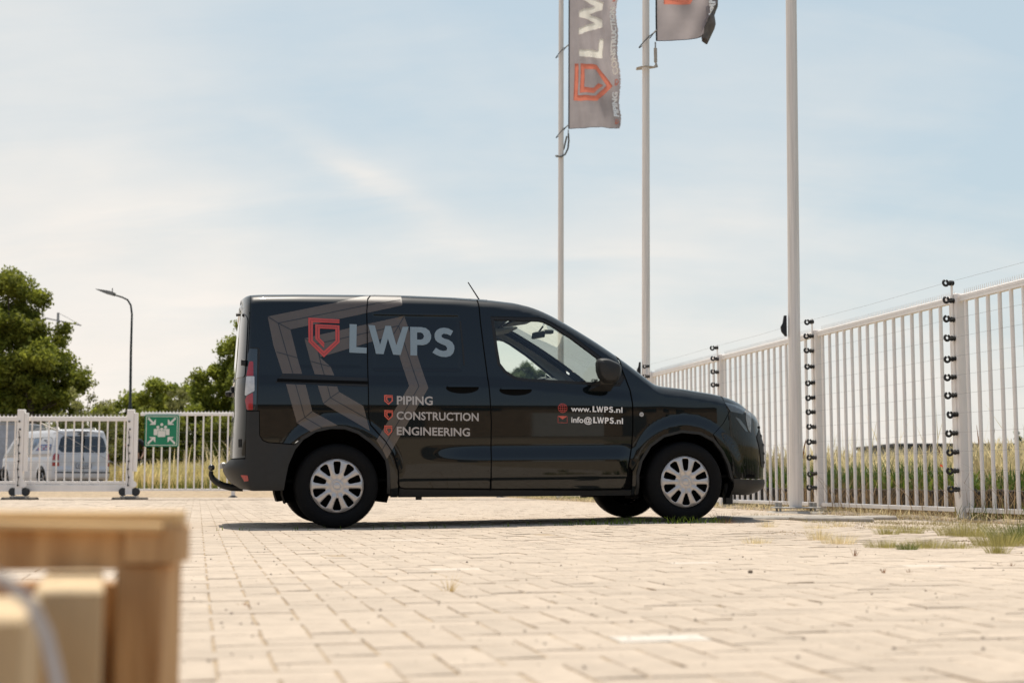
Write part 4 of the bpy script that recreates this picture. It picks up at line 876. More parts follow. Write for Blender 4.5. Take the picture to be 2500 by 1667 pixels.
# ---- top skin: roof, windscreen, bonnet
def loft(name, ss, ys, crown, m, inset=0.0, dz=0.0, edge=None):
    ss = np.array(ss); e = P(ss, v_top(ss) - 1e-4); ye = -e[:, 1]; v = []
    for i in range(len(ss)):
        c = crown(ss[i]) if callable(crown) else crown
        for t in ys: v.append((e[i, 0] + .02 * (1 - t * t) * float(sst((ss[i] - 2.9) / .5)), t * (ye[i] - inset), e[i, 2] + c * (1 - t * t) + dz))
    n = len(ys); f = [(i * n + j, (i + 1) * n + j, (i + 1) * n + j + 1, i * n + j + 1) for i in range(len(ss) - 1) for j in range(n - 1)]
    return mk(name, v, f, m, van, True)
YS = np.linspace(-1, 1, 25); crn = lambda s: .035 + .020 * float(sst((s - 1.3) / .4)) - .02 * float(sst((s - 2.4) / .1))
loft('roof', np.linspace(-.665, 1.48, 40), YS, crn, m_paint)
loft('roof_rear', np.linspace(-.95, -.665, 8), YS, .03, m_paint)
loft('headliner', np.linspace(-.5, 1.50, 30), YS, crn, m_cabin, inset=.05, dz=-.055)
loft('windscreen', np.linspace(1.485, 2.46, 30), np.linspace(-.955, .955, 21), crn, m_glass2, dz=-.004)
panel('door_lining', [(1.0, .40), (2.40, .40)] + topline(2.44, 1.0, .035, 30), m_cabin, van, holes=[grow(wg, .02)], off=-.040, thick=0, step=.06).scale = (1, -1, 1)
for s_ in (-1, 1): loft('windscreen_pillar', np.linspace(1.48, 2.47, 30), (np.array([.945, .97, 1.0]) * s_)[::s_], crn, m_black)
loft('windscreen_header', np.linspace(1.46, 1.56, 5), YS, crn, m_black, dz=-.008)
loft('bonnet', np.linspace(2.475, 3.60, 44), YS, .035, m_paint)
loft('bonnet_front', np.linspace(3.60, 3.72, 6), YS, .02, m_paint)
# cabin
MB().box(1.90, 2.44, -.74, .74, .70, 1.055).build('dashboard', m_cabin2, van)
MB().add([(1.95, -.72, 1.055), (2.46, -.70, 1.065), (2.46, .70, 1.065), (1.95, .72, 1.055), (2.02, -.70, 1.10), (2.40, -.66, 1.09), (2.40, .66, 1.09), (2.02, .70, 1.10)], [(0, 1, 5, 4), (1, 2, 6, 5), (2, 3, 7, 6), (3, 0, 4, 7), (4, 5, 6, 7)]).build('dash_top', m_cabin2, van)
MB().lathe([(.0, -.12), (.10, -.10), (.13, 0), (.10, .12), (0, .14)], 14, 'y', (1.93, .37, 1.075)).build('instrument_hood', m_cabin2, van, smooth=True)
n = 28; MB().tube([(1.78 + .095 * math.cos(t) * .5, .37 + .185 * math.sin(t), 1.0 + .175 * math.cos(t)) for t in np.linspace(0, 2 * math.pi, n)], .015, 8, False).build('steering_wheel', m_black, van, smooth=True)
for y_ in (-.40, .40):
    MB().bbox(1.0, 1.42, y_ - .24, y_ + .24, .55, .72, .03).build('seat', m_cabin2, van); b = MB().bbox(.92, 1.04, y_ - .23, y_ + .23, .68, 1.25, .03).build('seat_back', m_cabin2, van)
    MB().bbox(.90, .99, y_ - .13, y_ + .13, 1.27, 1.42, .03).build('head_restraint', m_cabin2, van)
MB().box(.74, .76, -.76, .76, .3, 1.66).build('bulkhead', m_cabin2, van)
o = MB().bbox(-.012, .012, -.10, .10, -.028, .028, .010).build('interior_mirror', m_black, van, loc=(1.74, .0, 1.535)); MB().tube([(1.745, 0, 1.56), (1.78, 0, 1.605)], .008, 6).build('mirror_stem', m_black, van); o.rotation_euler = (0, .2, .3)
MB().bbox(1.78, 1.86, -.05, .05, 1.545, 1.575, .01).build('sensor_housing', m_cabin2, van)
for s_ in (-1, 1):
    o = MB().bbox(-.10, .10, -.22, .22, -.012, .012, .010).build('sun_visor', m_cabin, van, loc=(1.50, s_ * .38, 1.600)); o.rotation_euler = (0, -.15, 0)
# underbody
MB().box(.12, 3.2, -.47, .47, .235, .34).build('underbody', m_void, van); MB().box(.45, 2.2, -.80, .80, .245, .33).build('floor_pan', m_void, van); MB().box(-.7, 3.3, -.78, .78, .34, .36).build('floor_pan', m_void, van)
MB().bbox(3.06, 3.13, -.74, -.68, .13, .30, .01).build('air_deflector', m_black, van); MB().bbox(.3, .9, .1, .4, .22, .30, .03).build('exhaust_box', m_void, van)
for x_ in (.62, 1.9): MB().bbox(x_ - .02, x_ + .02, -.80, -.74, .20, .24, .005).build('jacking_point', m_black, van)
# antenna, wipers, tow bar
MB().tube([(1.265, 0, 1.785), (1.255, 0, 1.80), (1.15, 0, 1.962)], [.012, .006, .0045], 8).build('aerial', m_black, van); MB().bbox(1.25, 1.31, -.02, .02, 1.77, 1.796, .008).build('aerial_base', m_black, van)
MB().tube([(2.55, -.5, 1.075), (2.46, -.30, 1.125), (2.44, .1, 1.14)], .009, 6).build('wiper', m_black, van); MB().tube([(2.55, .25, 1.085), (2.47, .35, 1.125), (2.43, .62, 1.10)], .009, 6).build('wiper', m_black, van)
tb = MB().tube([(-.905, 0, .435), (-.908, 0, .41), (-.895, 0, .378), (-.862, 0, .347), (-.815, 0, .322), (-.75, 0, .305), (-.66, 0, .30)], [.017, .019, .023, .025, .026, .027, .027], 12); tb.build('tow_bar', m_black, van, smooth=2)
n = 12; b = MB().lathe([(.026 * math.sin(t), -.026 * math.cos(t)) for t in np.linspace(0.01, math.pi - .01, n)], 16, 'z', (-.904, 0, .462)); b.build('tow_ball', M('ball_steel', (.08, .08, .08), .3, .8), van, smooth=True)
MB().bbox(-.838, -.79, -.30, .30, .455, .50, .012).build('bumper_step', m_steel, van)
near_side = {}
# ---- wheels
def wheel(x, y, side):
    w_ = empty('wheel'); w_.parent = van; w_.location = (x, y, .312)
    pr = [(.205, .0), (.222, -.012), (.250, -.016), (.280, -.010), (.298, .006), (.306, .022), (.310, .05), (.311, .10), (.310, .15), (.304, .178), (.285, .197), (.24, .20), (.2, .19)]
    k = MB().lathe(pr, 72, 'y'); n = 72
    t = k.build('tyre', m_rubber, w_, smooth=True)
    for gy in (.045, .078, .122, .155): MB().lathe([(.3116, gy - .004), (.3122, gy - .0038), (.3122, gy + .0038), (.3116, gy + .004)], 60, 'y').build('tread_groove', m_void, w_)
    MB().lathe([(.0, .03), (.16, .04), (.203, .0), (.203, .19)], 40, 'y').build('steel_rim', m_void, w_)
    # cover: ten windows between flared spokes
    holes = []
    for h in range(10):
        a = rad(90 + 36 * h)
        q_ = [(.086, -.010), (.100, -.018), (.165, -.0265), (.180, -.0225), (.180, .0225), (.165, .0265), (.100, .018), (.086, .010)] if h % 2 == 0 else [(.090, -.006), (.125, -.020), (.168, -.033), (.181, -.022), (.182, .022), (.168, .031), (.120, .016), (.090, .006)]
        holes.append([(r * math.cos(a) - t_ * math.sin(a), r * math.sin(a) + t_ * math.cos(a)) for r, t_ in q_])
    v, f = cdt(circ(0, 0, .2045, 80), holes, .009, .012)
    r = np.hypot(v[:, 0], v[:, 1]); an = np.arctan2(v[:, 1], v[:, 0]); sp_ = np.cos(10 * (an - rad(90)))        # -1 on the spoke centres
    d = -.012 * (1 - (r / .2) ** 2) - .010 * ((1 - sp_) * .5) ** .7 * sst((r - .05) / .04) * sst((.195 - r) / .02) + .010 * sst((r - .183) / .02) - .006 * sst((.042 - r) / .008) + .010 * sst((.03 - r) / .004)
    cover = mk('wheel_cover', np.stack([v[:, 0], d - .002, v[:, 1]], 1), f, m_rim, w_, True)
    sd_ = cover.modifiers.new('t', 'SOLIDIFY'); sd_.thickness = .006; sd_.offset = -1
    cap = MB().lathe([(.0, -.020), (.018, -.020), (.026, -.016), (.029, -.008), (.029, .0)], 28, 'y').build('hub_cap', m_rim, w_, smooth=2)
    for h in range(5):
        a = rad(90 + 72 * h + 36); MB().tube([(.045 * math.cos(a), -.014, .045 * math.sin(a)), (.075 * math.cos(a), -.013, .075 * math.sin(a))], .0035, 6).build('cover_rib', m_rim, w_)
    if side > 0: w_.scale = (1, -1, 1)
    return w_
for x_ in (0.0, 2.692): wheel(x_, -.868, -1); wheel(x_, .868, 1)
MB().tube([(0, -.7, .31), (0, .7, .31)], .05, 10).build('axle', m_void, van)
for x_ in (0., 2.692): MB().lathe([(0, 0), (.13, 0), (.13, .02), (0, .02)], 24, 'y', (x_, -.80, .312)).build('brake_disc', m_dark, van)

# ================================================================== livery on the near side
def deco(name, poly, m, off=.0024): return panel(name, poly, m, van, off=off, thick=0, step=.025, bstep=.025)
g_ = lambda k, i: tuple(V[k][i])
OT3 = (.50, vt(.50) - .002); OT4 = (g_('OT', 4)[0], g_('OT', 4)[1]); IJ = (-.124, 1.261)
bands = [[g_('OT', 0), g_('OTm', 0), (.235, vt(.23) - .055), OT3, g_('OT', 5), g_('OT', 2)],
    [g_('OT', 0), g_('OT', 2), g_('OLs', 3), g_('OL', 2), g_('OL', 0), g_('OLs', 0)], [g_('OL2', 0), g_('OL2', 2), g_('OC', 2), g_('OC', 0)], [g_('OC', 0), g_('OC', 2), g_('OB', 2), g_('OB', 1), g_('OB', 0)],
    [g_('IT', 0), g_('IT', 3), g_('IT', 5), IJ], [g_('IT', 0), IJ, g_('ILs', 2), g_('IL', 2), g_('IL', 0), g_('ILs', 0)], [g_('IL2', 0), g_('IL2', 2), g_('IC', 2), g_('IC', 0)], [g_('IC', 0), g_('IC', 2), g_('IB', 2), g_('IB', 1), g_('IB', 0)],
    [g_('IT', 3), g_('RR', 0), g_('RR', 2), g_('IT', 5)], [g_('RR', 0), g_('RB', 0), g_('RB', 1), g_('RB', 2), g_('RR', 2)]]
for b in bands: deco('livery_band', b, m_taupe)
for ln in ([g_('OT', 0), g_('OT', 1), g_('OT', 2)], [g_('OT', 1), (g_('OT', 4)[0], g_('OT', 4)[1])], [g_('OT', 1), g_('OLs', 2), g_('OL', 1)], [g_('OLs', 1), g_('OLs', 3)], [g_('OL2', 1), g_('OC', 1)], [g_('OC', 0), g_('OC', 1), g_('OC', 2)], [g_('OC', 1), g_('OB', 1)],
           [g_('IT', 0), g_('IT', 1), IJ], [g_('IT', 1), g_('IT', 4)], [g_('IT', 1), g_('ILs', 1), g_('IL', 1)], [g_('ILs', 0), g_('ILs', 2)], [g_('IL2', 1), g_('IC', 1)], [g_('IC', 0), g_('IC', 1), g_('IC', 2)], [g_('IC', 1), g_('IB', 1)],
           [g_('IT', 3), g_('IT', 4), g_('IT', 5)], [g_('IT', 4), g_('RR', 1)], [g_('RR', 1), g_('RB', 1)]):
    strip('livery_line', ln, .0058, m_seam, van, off=.0042)
idx = [1, 0, 17, 16, 15, 14, 13, 12]
# V['LOGO'] holds the eight outer/inner corner points in reading order; rebuild the spiral from its box
lb = V['LOGO']; lx0 = (lb[0][0] + lb[17][0]) / 2; lx1 = lb[1][0]; lz1 = lb[0][1]; lz0 = lb[16][1]; tl = lb[0]; trr = lb[1]
def logo_at(x0, x1, z0, z1, shear=0.0): return [(x0 + u_ * (x1 - x0), z0 + v_ * (z1 - z0) + shear * u_) for u_, v_ in LG]
deco('shield_logo', logo_at(lx0, lx1, lz0, lz1), m_red, .0050)
def mid(w0, w1, pts, wd=.0035): strip('shield_line', pts, wd, M('deep_red_vinyl', (.20, .018, .02), .5), van, off=.0042)
cen = [(1392, 512), (1046, 498), (1044, 754), (1200, 908), (1365, 754), (1365, 583), (1127, 574), (1126, 720), (1205, 800)]
strip('shield_line', [(lx0 + (x - 1018) / 374 * (lx1 - lx0), lz0 + (945 - y) / 473 * (lz1 - lz0)) for x, y in cen], .003, M('deep_red_vinyl', (.16, .02, .02), .5, coat=.5), van, off=.0066)
for key in ('S1', 'S2', 'S3'):
    a, b, c = V[key]; deco('small_shield', logo_at(a[0], b[0], c[1], a[1]), m_redl, .0060)
for key, m_ in (('L', m_let), ('Wl', m_let), ('S', m_let)): deco('letter', [tuple(p) for p in V[key]], m_, .0056).name = 'letter'
panel('letter', [tuple(p) for p in V['Po']], m_let, van, holes=[[tuple(p) for p in V['Pi']]], off=.0056, thick=0, step=.03)
def onbody(off_):
    def fn(q): return P(q[:, 0], q[:, 1]) + PN(q[:, 0], q[:, 1]) * off_
    return fn
for key, s in (('T1', 'PIPING'), ('T2', 'CONSTRUCTION'), ('T3', 'ENGINEERING')):
    a, b, c = V[key]; put_text('lettering', s, a, b, (0, c[1] - a[1]), m_let2, van, onbody(.0064), .022)
def xs_(key, q0, q1, xa, xb):
    a, b, c = V[key]; w_ = b[0] - a[0]; lo, hi = (390, 1735) if key == 'W1' else (395, 1745); f_ = lambda q: a[0] + w_ * (q - lo) / (hi - lo); g2 = lambda q: a[1] + (b[1] - a[1]) * (q - lo) / (hi - lo); return f_, g2, c[1] - a[1]
for key, t0, t1, parts, n0, n1 in (('W1', 'www.', (392, 905), ((950, 1050), (1052, 1232), (1252, 1360), (1372, 1488)), 1505, 1735), ('W2', 'info@', (397, 935), ((962, 1065), (1068, 1248), (1266, 1372), (1386, 1502)), 1520, 1745)):
    f_, g2, cp_ = xs_(key, 0, 0, 0, 0); bf = onbody(.0052)
    put_text('lettering', t0, (f_(t1[0]), g2(t1[0])), (f_(t1[1]), g2(t1[1])), (0, cp_ * .95), m_let3, van, bf, .02)
    put_text('lettering', '.nl', (f_(n0), g2(n0)), (f_(n1), g2(n1)), (0, cp_ * .95), m_let3, van, bf, .02)
    for ch, (q0, q1) in zip('LWPS', parts):
        pol, hol, w_ = LET[ch]; mp_ = lambda pl: [(f_(q0) + x_ / w_ * (f_(q1) - f_(q0)), g2((q0 + q1) / 2) + y_ * cp_) for x_, y_ in pl]
        v, f = cdt(mp_(pol), [mp_(q) for q in hol], .05); mk('lettering', bf(v), f, m_let3, van)
gc, ge = V['globe']; R0 = abs(ge[0] - gc[0])
for k_, pts in enumerate(([(gc[0] + R0 * math.cos(t), gc[1] + R0 * math.sin(t)) for t in np.linspace(0, 2 * math.pi, 24)], [(gc[0] + R0 * .5 * math.cos(t), gc[1] + R0 * math.sin(t)) for t in np.linspace(0, 2 * math.pi, 24)],
    [(gc[0], gc[1] - R0), (gc[0], gc[1] + R0)], [(gc[0] - R0, gc[1]), (gc[0] + R0, gc[1])], [(gc[0] - R0 * .85, gc[1] + R0 * .5), (gc[0] + R0 * .85, gc[1] + R0 * .5)], [(gc[0] - R0 * .85, gc[1] - R0 * .5), (gc[0] + R0 * .85, gc[1] - R0 * .5)])):
    strip('globe_icon', pts, .0032, m_red, van, off=.0034)
ev = [tuple(p) for p in V['env']]; strip('envelope_icon', ev + [ev[0]], .0035, m_red, van, off=.0034)
deco('envelope_flap', [ev[0], ev[1], ((ev[0][0] + ev[1][0]) / 2, (ev[0][1] + ev[3][1]) / 2)], m_redl, .0036)
# ================================================================== vegetation
m_bark = M('bark', (.10, .075, .05), .95, var=.3, vscale=6, stretch=(2, 2, .4), bump=.6, bscale=20)
def leafM(n, c, c2, tr=.5): return M(n, c, .6, var=.1, vscale=.7, trans=tr, col2=c2, tone=.8, spec=.3)
m_leaf1 = leafM('leaf_dark_green', (.27, .28, .040), (.13, .15, .022)); m_leaf2 = leafM('leaf_olive', (.30, .32, .045), (.17, .20, .03)); m_leaf3 = leafM('leaf_pale', (.28, .27, .09), (.18, .19, .06)); m_leaf4 = leafM('leaf_haze', (.17, .20, .10), (.11, .14, .07))
def crown_mesh(clumps, n, size, seed):
    r = np.random.default_rng(seed); C_ = np.array([c[:3] for c in clumps]); R_ = np.array([c[3] for c in clumps]); wgt = R_ ** 2.2; k = r.choice(len(clumps), n, p=wgt / wgt.sum())
    d = r.normal(size=(n, 3)); d /= np.linalg.norm(d, axis=1, keepdims=True); rr_ = R_[k] * (r.random(n) ** .45) * (1 + .22 * r.normal(size=n).clip(-1.5, 1.8)); p = C_[k] + d * rr_[:, None] * np.array([1, 1, .82])
    a = r.normal(size=(n, 3)); a /= np.linalg.norm(a, axis=1, keepdims=True); b = np.cross(a, r.normal(size=(n, 3))); b /= np.linalg.norm(b, axis=1, keepdims=True)
    s = size * r.uniform(.55, 1.3, n)[:, None]; v = np.stack([p - a * s, p + b * s * .5, p + a * s, p - b * s * .5], 1)
    tone = np.repeat(np.clip(.5 + .25 * r.normal(size=len(clumps))[k] + .12 * r.normal(size=n), 0, 1), 4)
    return v.reshape(-1, 3), np.arange(4 * n).reshape(-1, 4), tone
def tree(x, y, z0, h, rx, rz, nclump, n, size, mat, label, group='trees behind the yard', seed=1, cz=None, squash=None, name='tree', cat='tree', shape=None, cr=(.16, .34)):
    r = np.random.default_rng(seed); e = empty(name, (x, y, z0)); tag(e, label, cat, group); cz = cz or h - rz; cl = []
    for k in range(nclump):
        t = r.random() * 2 * math.pi; ph = math.acos(r.uniform(-1, 1)); q = r.random() ** .4
        px, py_, pz = math.cos(t) * math.sin(ph) * rx * q, math.sin(t) * math.sin(ph) * rx * q * .8, cz + math.cos(ph) * rz * q
        if shape: px, py_, pz = shape(px, py_, pz, r)
        cl.append((px, py_, max(pz, .5), rx * r.uniform(*cr)))
    v, f, tn_ = crown_mesh(cl, n, size, seed); mk('crown', v, f, mat, e, tone=tn_)
    b = MB(); b.tube([(0, 0, -.2), (.03 * h * r.normal() * .2, 0, h * .3), (0, 0, h * .62)], [h * .026, h * .02, h * .008], 8)
    for k in range(9):
        c = cl[r.integers(len(cl))]; zb_ = h * r.uniform(.22, .5); b.tube([(0, 0, zb_), (c[0] * .45, c[1] * .45, (zb_ + c[2]) / 2 + .1 * h * .2), (c[0], c[1], c[2])], [h * .010, h * .006, h * .002], 5)
    b.build('trunk', m_bark, e); return e
def X(px, Y): return (px - 1250) / 3472.2 * Y * .995
# big tree at the left edge
def big(px, py_, pz, r):
    return px * (1.12 if pz < 4.5 else .92), py_, pz
tree(X(15, 56), 56, .1, 8.0, 2.8, 3.6, 95, 56000, .085, m_leaf1, 'large dark broadleaf tree at the left edge of the view', seed=5, cz=4.75, shape=big, cr=(.11, .26))
tree(X(72, 55), 55, .1, 6.2, 1.75, 2.1, 26, 17000, .10, m_leaf1, 'lower round tree just right of the large tree at the left edge', seed=15, cz=4.2)
tree(X(-90, 60), 60, .1, 8, 3.4, 3.6, 30, 17000, .12, m_leaf1, 'broadleaf tree cut off by the left picture edge', seed=25, cz=4.2)
tree(X(320, 86), 86, .1, 6.3, 2.6, 2.4, 30, 13000, .13, m_leaf2, 'small round tree behind the street lamp post', seed=8, cz=3.6)
tree(X(390, 84), 84, .1, 6.7, 1.9, 2.3, 24, 12000, .12, m_leaf2, 'small round tree right of the street lamp, above the green sign', seed=9, cz=4.0)
tree(X(285, 86), 86, .1, 5.6, 1.5, 2.0, 16, 8000, .12, m_leaf2, 'lowest round tree left of the street lamp post', seed=19, cz=3.2)
def cone(px, py_, pz, r):
    k = 1 - .55 * max(0, (pz - 3.2) / 4.0); return px * k + max(0, pz - 3) * .17, py_ * k, pz
tree(X(582, 56), 56, .1, 7.1, 2.25, 3.1, 70, 40000, .088, m_leaf2, 'tall bright green tree partly hidden by the tail of the dark van', seed=4, cz=3.7, shape=cone, cr=(.12, .26))
tree(X(540, 57), 57, .1, 4.6, 1.6, 1.9, 20, 13000, .10, m_leaf2, 'lower bushy tree between the green sign and the dark van', seed=44, cz=2.7)
tree(X(660, 60), 60, .1, 5.4, 2.4, 2.4, 24, 12000, .11, m_leaf1, 'broadleaf tree hidden behind the dark van', seed=45, cz=3.0)
tree(X(1287, 150), 150, .1, 12.3, 1.75, 1.9, 34, 26000, .13, m_leaf4, 'distant round tree seen through the side window of the dark van', seed=14, cz=10.6, cr=(.28, .5))
# sparse, feathery young trees with visible twigs
def twiggy(x, y, h, sp, n, label, seed, m=None):
    r = np.random.default_rng(seed); e = empty('young_tree', (x, y, .1)); tag(e, label, 'young tree', 'sparse young trees'); b = MB(); cl = []
    b.tube([(0, 0, -.1), (0, 0, h * .5), (.05, 0, h * .86)], [.05, .03, .008], 6)
    for k in range(n):
        zb_ = h * r.uniform(.15, .7); t = r.random() * 6.28; l = sp * r.uniform(.6, 1.1) * (1.1 - zb_ / h * .6); up = h * r.uniform(.18, .36); pts = [(math.cos(t) * l * q, math.sin(t) * l * q * .6, zb_ + up * q + .1 * q * q) for q in (0, .35, .7, 1)]
        b.tube(pts, [.016, .011, .007, .004], 4); [cl.append((p[0] + r.normal() * .04, p[1], p[2], .11 + .12 * r.random())) for p in pts[1:]]; cl.append((pts[2][0] * .8, pts[2][1], pts[2][2] - .1, .2))
    v, f, tn_ = crown_mesh(cl, n * 170, .055, seed); mk('crown', v, f, m or m_leaf3, e, tone=tn_); b.build('trunk', m_bark, e)
twiggy(X(205, 50), 50, 3.55, 1.1, 20, 'feathery yellow-green young tree left of the lamp post', 3)
twiggy(X(165, 49), 49, 2.7, .9, 16, 'feathery low young tree behind the white minibus', 13)
twiggy(X(432, 60), 60, 4.4, .75, 20, 'thin pale young tree between the green sign and the bright tree', 23)
twiggy(X(452, 58), 58, 3.6, .7, 16, 'short pale young tree beside the bright green tree', 33)
twiggy(X(238, 52), 52, 2.6, 1.2, 14, 'low spreading young tree behind the sliding gate', 43)
# dark shrubs along the street
shr = [(-60, 58, 3.0, 2.0), (20, 60, 3.1, 1.9), (90, 60, 2.9, 1.8), (255, 56, 2.6, 1.6), (300, 55, 3.3, 1.7), (350, 54, 3.1, 1.6), (400, 55, 3.2, 1.6), (450, 54, 2.8, 1.5), (500, 55, 3.2, 1.6), (548, 54, 3.0, 1.6), (600, 56, 3.2, 1.8), (170, 60, 2.3, 1.8)]
names = ['leftmost dark shrub at the picture edge', 'dark shrub behind the cab of the white minibus', 'dark shrub behind the left gate post', 'shrub right of the white minibus', 'dark shrub behind the person', 'dark shrub behind the left half of the green sign', 'dark shrub behind the right half of the green sign', 'shrub right of the green sign', 'dark shrub left of the tow bar', 'dark shrub right behind the tow bar', 'dark shrub hidden by the dark van', 'low shrub behind the rear window of the white minibus']
for (px, y, h, r_), lab in zip(shr, names): tree(X(px, y), y, .1, h, r_, h * .5, 18, 8500, .075, m_leaf1, lab, 'shrubs along the street', seed=int(px + 900), cz=h * .5, name='shrub', cat='shrub')
# grass and herbs made of single blades
def blades(name, xy, z, h, lean, wd, mat, label=None, cat=None, seed=0, kind='stuff', parent=None, head=0, seg=3, bend=1.0, loc=None):
    r = np.random.default_rng(seed); n = len(xy); h = h * np.ones(n); t = r.random(n) * 6.283; d = np.stack([np.cos(t), np.sin(t)], 1); ln = lean * r.random(n) * h; fac = r.random(n) * 6.283; wv = np.stack([np.cos(fac), np.sin(fac)], 1) * (wd * r.uniform(.6, 1.2, n))[:, None]
    rows = []
    for k in range(seg + 1):
        q = k / seg; c = np.concatenate([xy + d * (ln * q ** (1 + bend))[:, None], (z + h * (q - .18 * bend * lean * q * q))[:, None]], 1); ww = (1 - q) ** .7 + .08
        if head: ww = .35 + (head if k == seg - 1 else 0)
        if k == seg and not head: ww = .05
        if k == seg and head: ww = .25
        off_ = np.concatenate([wv * ww, np.zeros((n, 1))], 1); rows += [c - off_, c + off_]
    v = np.stack(rows, 1); m_ = 2 * (seg + 1); f = np.concatenate([np.array([[2 * k, 2 * k + 1, 2 * k + 3, 2 * k + 2]]) for k in range(seg)]); F_ = (f[None] + m_ * np.arange(n)[:, None, None]).reshape(-1, 4)
    o = mk(name, v.reshape(-1, 3), F_, mat, parent, tone=np.repeat(np.clip(r.normal(.5, .22, n), 0, 1), m_), loc=loc)
    if label: tag(o, label, cat)
    if kind: o['kind'] = kind
    return o
m_straw = M('dry_straw', (.86, .72, .42), .7, var=.15, vscale=2, trans=.4, tone=.8, spec=.2); m_straw2 = M('golden_grass', (.74, .60, .30), .7, var=.2, vscale=1, trans=.45, tone=.7, col2=(.50, .44, .17), spec=.2)
m_grass = M('green_grass', (.15, .19, .03), .6, var=.2, vscale=3, trans=.45, tone=.8, spec=.3); m_gr2 = M('fresh_leaf', (.18, .26, .03), .5, var=.2, vscale=3, trans=.5, tone=.7, spec=.4); m_dgreen = M('deep_green_leaf', (.10, .17, .03), .5, var=.2, vscale=3, trans=.35, tone=.8, spec=.3)
m_red2 = M('rust_weed', (.32, .15, .06), .8, var=.2, trans=.3, tone=.6)
# golden grass belt beyond the low fence
n = 62000; y = RNG.uniform(36.6, 51, n) ; x = RNG.uniform(-14.5, 3, n); ok = (x > -.266 * y) | ((y > 47.2) & (x > -.288 * y)); x, y = x[ok], y[ok]
blades('meadow_grass', np.stack([x, y], 1), fld(x, y) - .02, RNG.uniform(.45, 1.0, len(x)) * (.75 + .35 * np.sin(x * 1.3) * np.sin(y * .8)), .5, .014, m_straw2, head=.5, seg=3, seed=3)
n = 9000; y = RNG.uniform(36.3, 42, n); x = RNG.uniform(-9.6, 3, n); blades('green_meadow', np.stack([x, y], 1), fld(x, y) - .02, RNG.uniform(.15, .42, n), .6, .014, m_grass, seed=4)
n = 500; y = RNG.uniform(37.5, 42, n); x = RNG.uniform(-9, 3, n); blades('tall_straw', np.stack([x, y], 1), fld(x, y), RNG.uniform(.9, 1.5, n), .5, .010, m_straw, head=.9, seed=5)
# field behind the bar fence
def band(n, d0, d1, t0, t1, pw=1.0):
    d = d0 + (d1 - d0) * RNG.random(n) ** pw; t = RNG.uniform(t0, t1, n); return np.stack([FA[0] + fnr[0] * d + fdir[0] * t, FA[1] + fnr[1] * d + fdir[1] * t], 1)
xy = np.concatenate([band(26000, .95, 6, -6, 20, 1.3), band(20000, 3, 26, -6, 24, 1.4)]); blades('field_grass', xy, np.full(len(xy), .26), RNG.uniform(.34, .68, len(xy)) * (.85 + .2 * np.sin(xy[:, 0] * 1.3) * np.sin(xy[:, 1] * .9)), .55, .0062, m_straw, head=1.0, seed=6)
xy = band(9000, 20, 90, -20, 60, 1.3); blades('far_field_grass', xy, np.full(len(xy), .26), RNG.uniform(.4, .8, len(xy)), .5, .03, m_straw2, seg=2, seed=7)
xy = band(240, .9, 5, -6, 16); blades('tall_seed_stalks', xy, np.full(len(xy), .26), RNG.uniform(.6, 1.05, len(xy)), .35, .0035, m_straw, head=1.0, seed=8)
xy = band(60, .8, 3, -5, 14); blades('dock_stalks', xy, np.full(len(xy), .26), RNG.uniform(.5, .85, len(xy)), .25, .0085, m_red2, head=.9, seed=9)
xy = band(9500, .56, 1.6, -6, 16); cl_ = np.sin(xy[:, 1] * 2.1 + 1) * .4 + np.sin(xy[:, 1] * .83) * .5
blades('green_weeds', xy, np.full(len(xy), .25), RNG.uniform(.10, .34, len(xy)) * (1.05 + .45 * cl_), .7, .011, m_dgreen, seed=10)
xy = band(2600, .55, 1.1, -6, 16); blades('fresh_weeds', xy, np.full(len(xy), .25), RNG.uniform(.08, .22, len(xy)) * (1.0 + .5 * np.cos(xy[:, 1] * 1.7)), .8, .017, m_gr2, seed=11)
# dry stalks at the foot of the fence
xy = band(7500, -.42, .42, -6, 19, .8); blades('dry_stalks', xy, np.full(len(xy), .01), RNG.uniform(.03, .14, len(xy)), 1.3, .0028, m_straw, seed=12)
xy = band(760, -.05, .42, -1.5, 4.5); blades('dry_brush', xy, np.full(len(xy), .02), RNG.uniform(.2, .62, len(xy)), 1.0, .0030, M('dead_stalk', (.36, .24, .12), .8, trans=.25, tone=.7), seed=13)
xy = band(700, -.15, .4, -6, .2); blades('verge_grass', xy, np.full(len(xy), .0), RNG.uniform(.08, .26, len(xy)), .7, .004, m_grass, seed=14)
xy = band(900, -.15, .35, 8, 19); blades('verge_weeds', xy, np.full(len(xy), .0), RNG.uniform(.05, .16, len(xy)), .9, .008, m_grass, seed=15)
# moss and debris in the joints
jv = RNG.integers(0, nb, 5200); sel = jv[(by[jv] < 14)]; xy = np.stack([bx[sel], by[sel]], 1) + bu * (PU / 2) * np.where(RNG.random(len(sel)) < .5, 1, -1)[:, None] + bv * RNG.uniform(-.05, .05, len(sel))[:, None]
dens = (np.sin(xy[:, 0] * 2.3) + np.sin(xy[:, 1] * 1.3 + xy[:, 0])) > -.2; xy = xy[dens]
blades('joint_moss', np.concatenate([xy + RNG.normal(0, .004, xy.shape) for _ in range(3)]), np.tile(fld(xy[:, 0], xy[:, 1]), 3) - .008, RNG.uniform(.006, .013, 3 * len(xy)), 1.2, .0028, M('joint_moss', (.36, .25, .11), .9, tone=.9, trans=.2), seed=16)
n = 520; t = RNG.uniform(-.36, .42, n); y = 2.6 * (13 / 2.6) ** RNG.random(n); xy = np.stack([t * y, y], 1); vv = []; ff_ = []
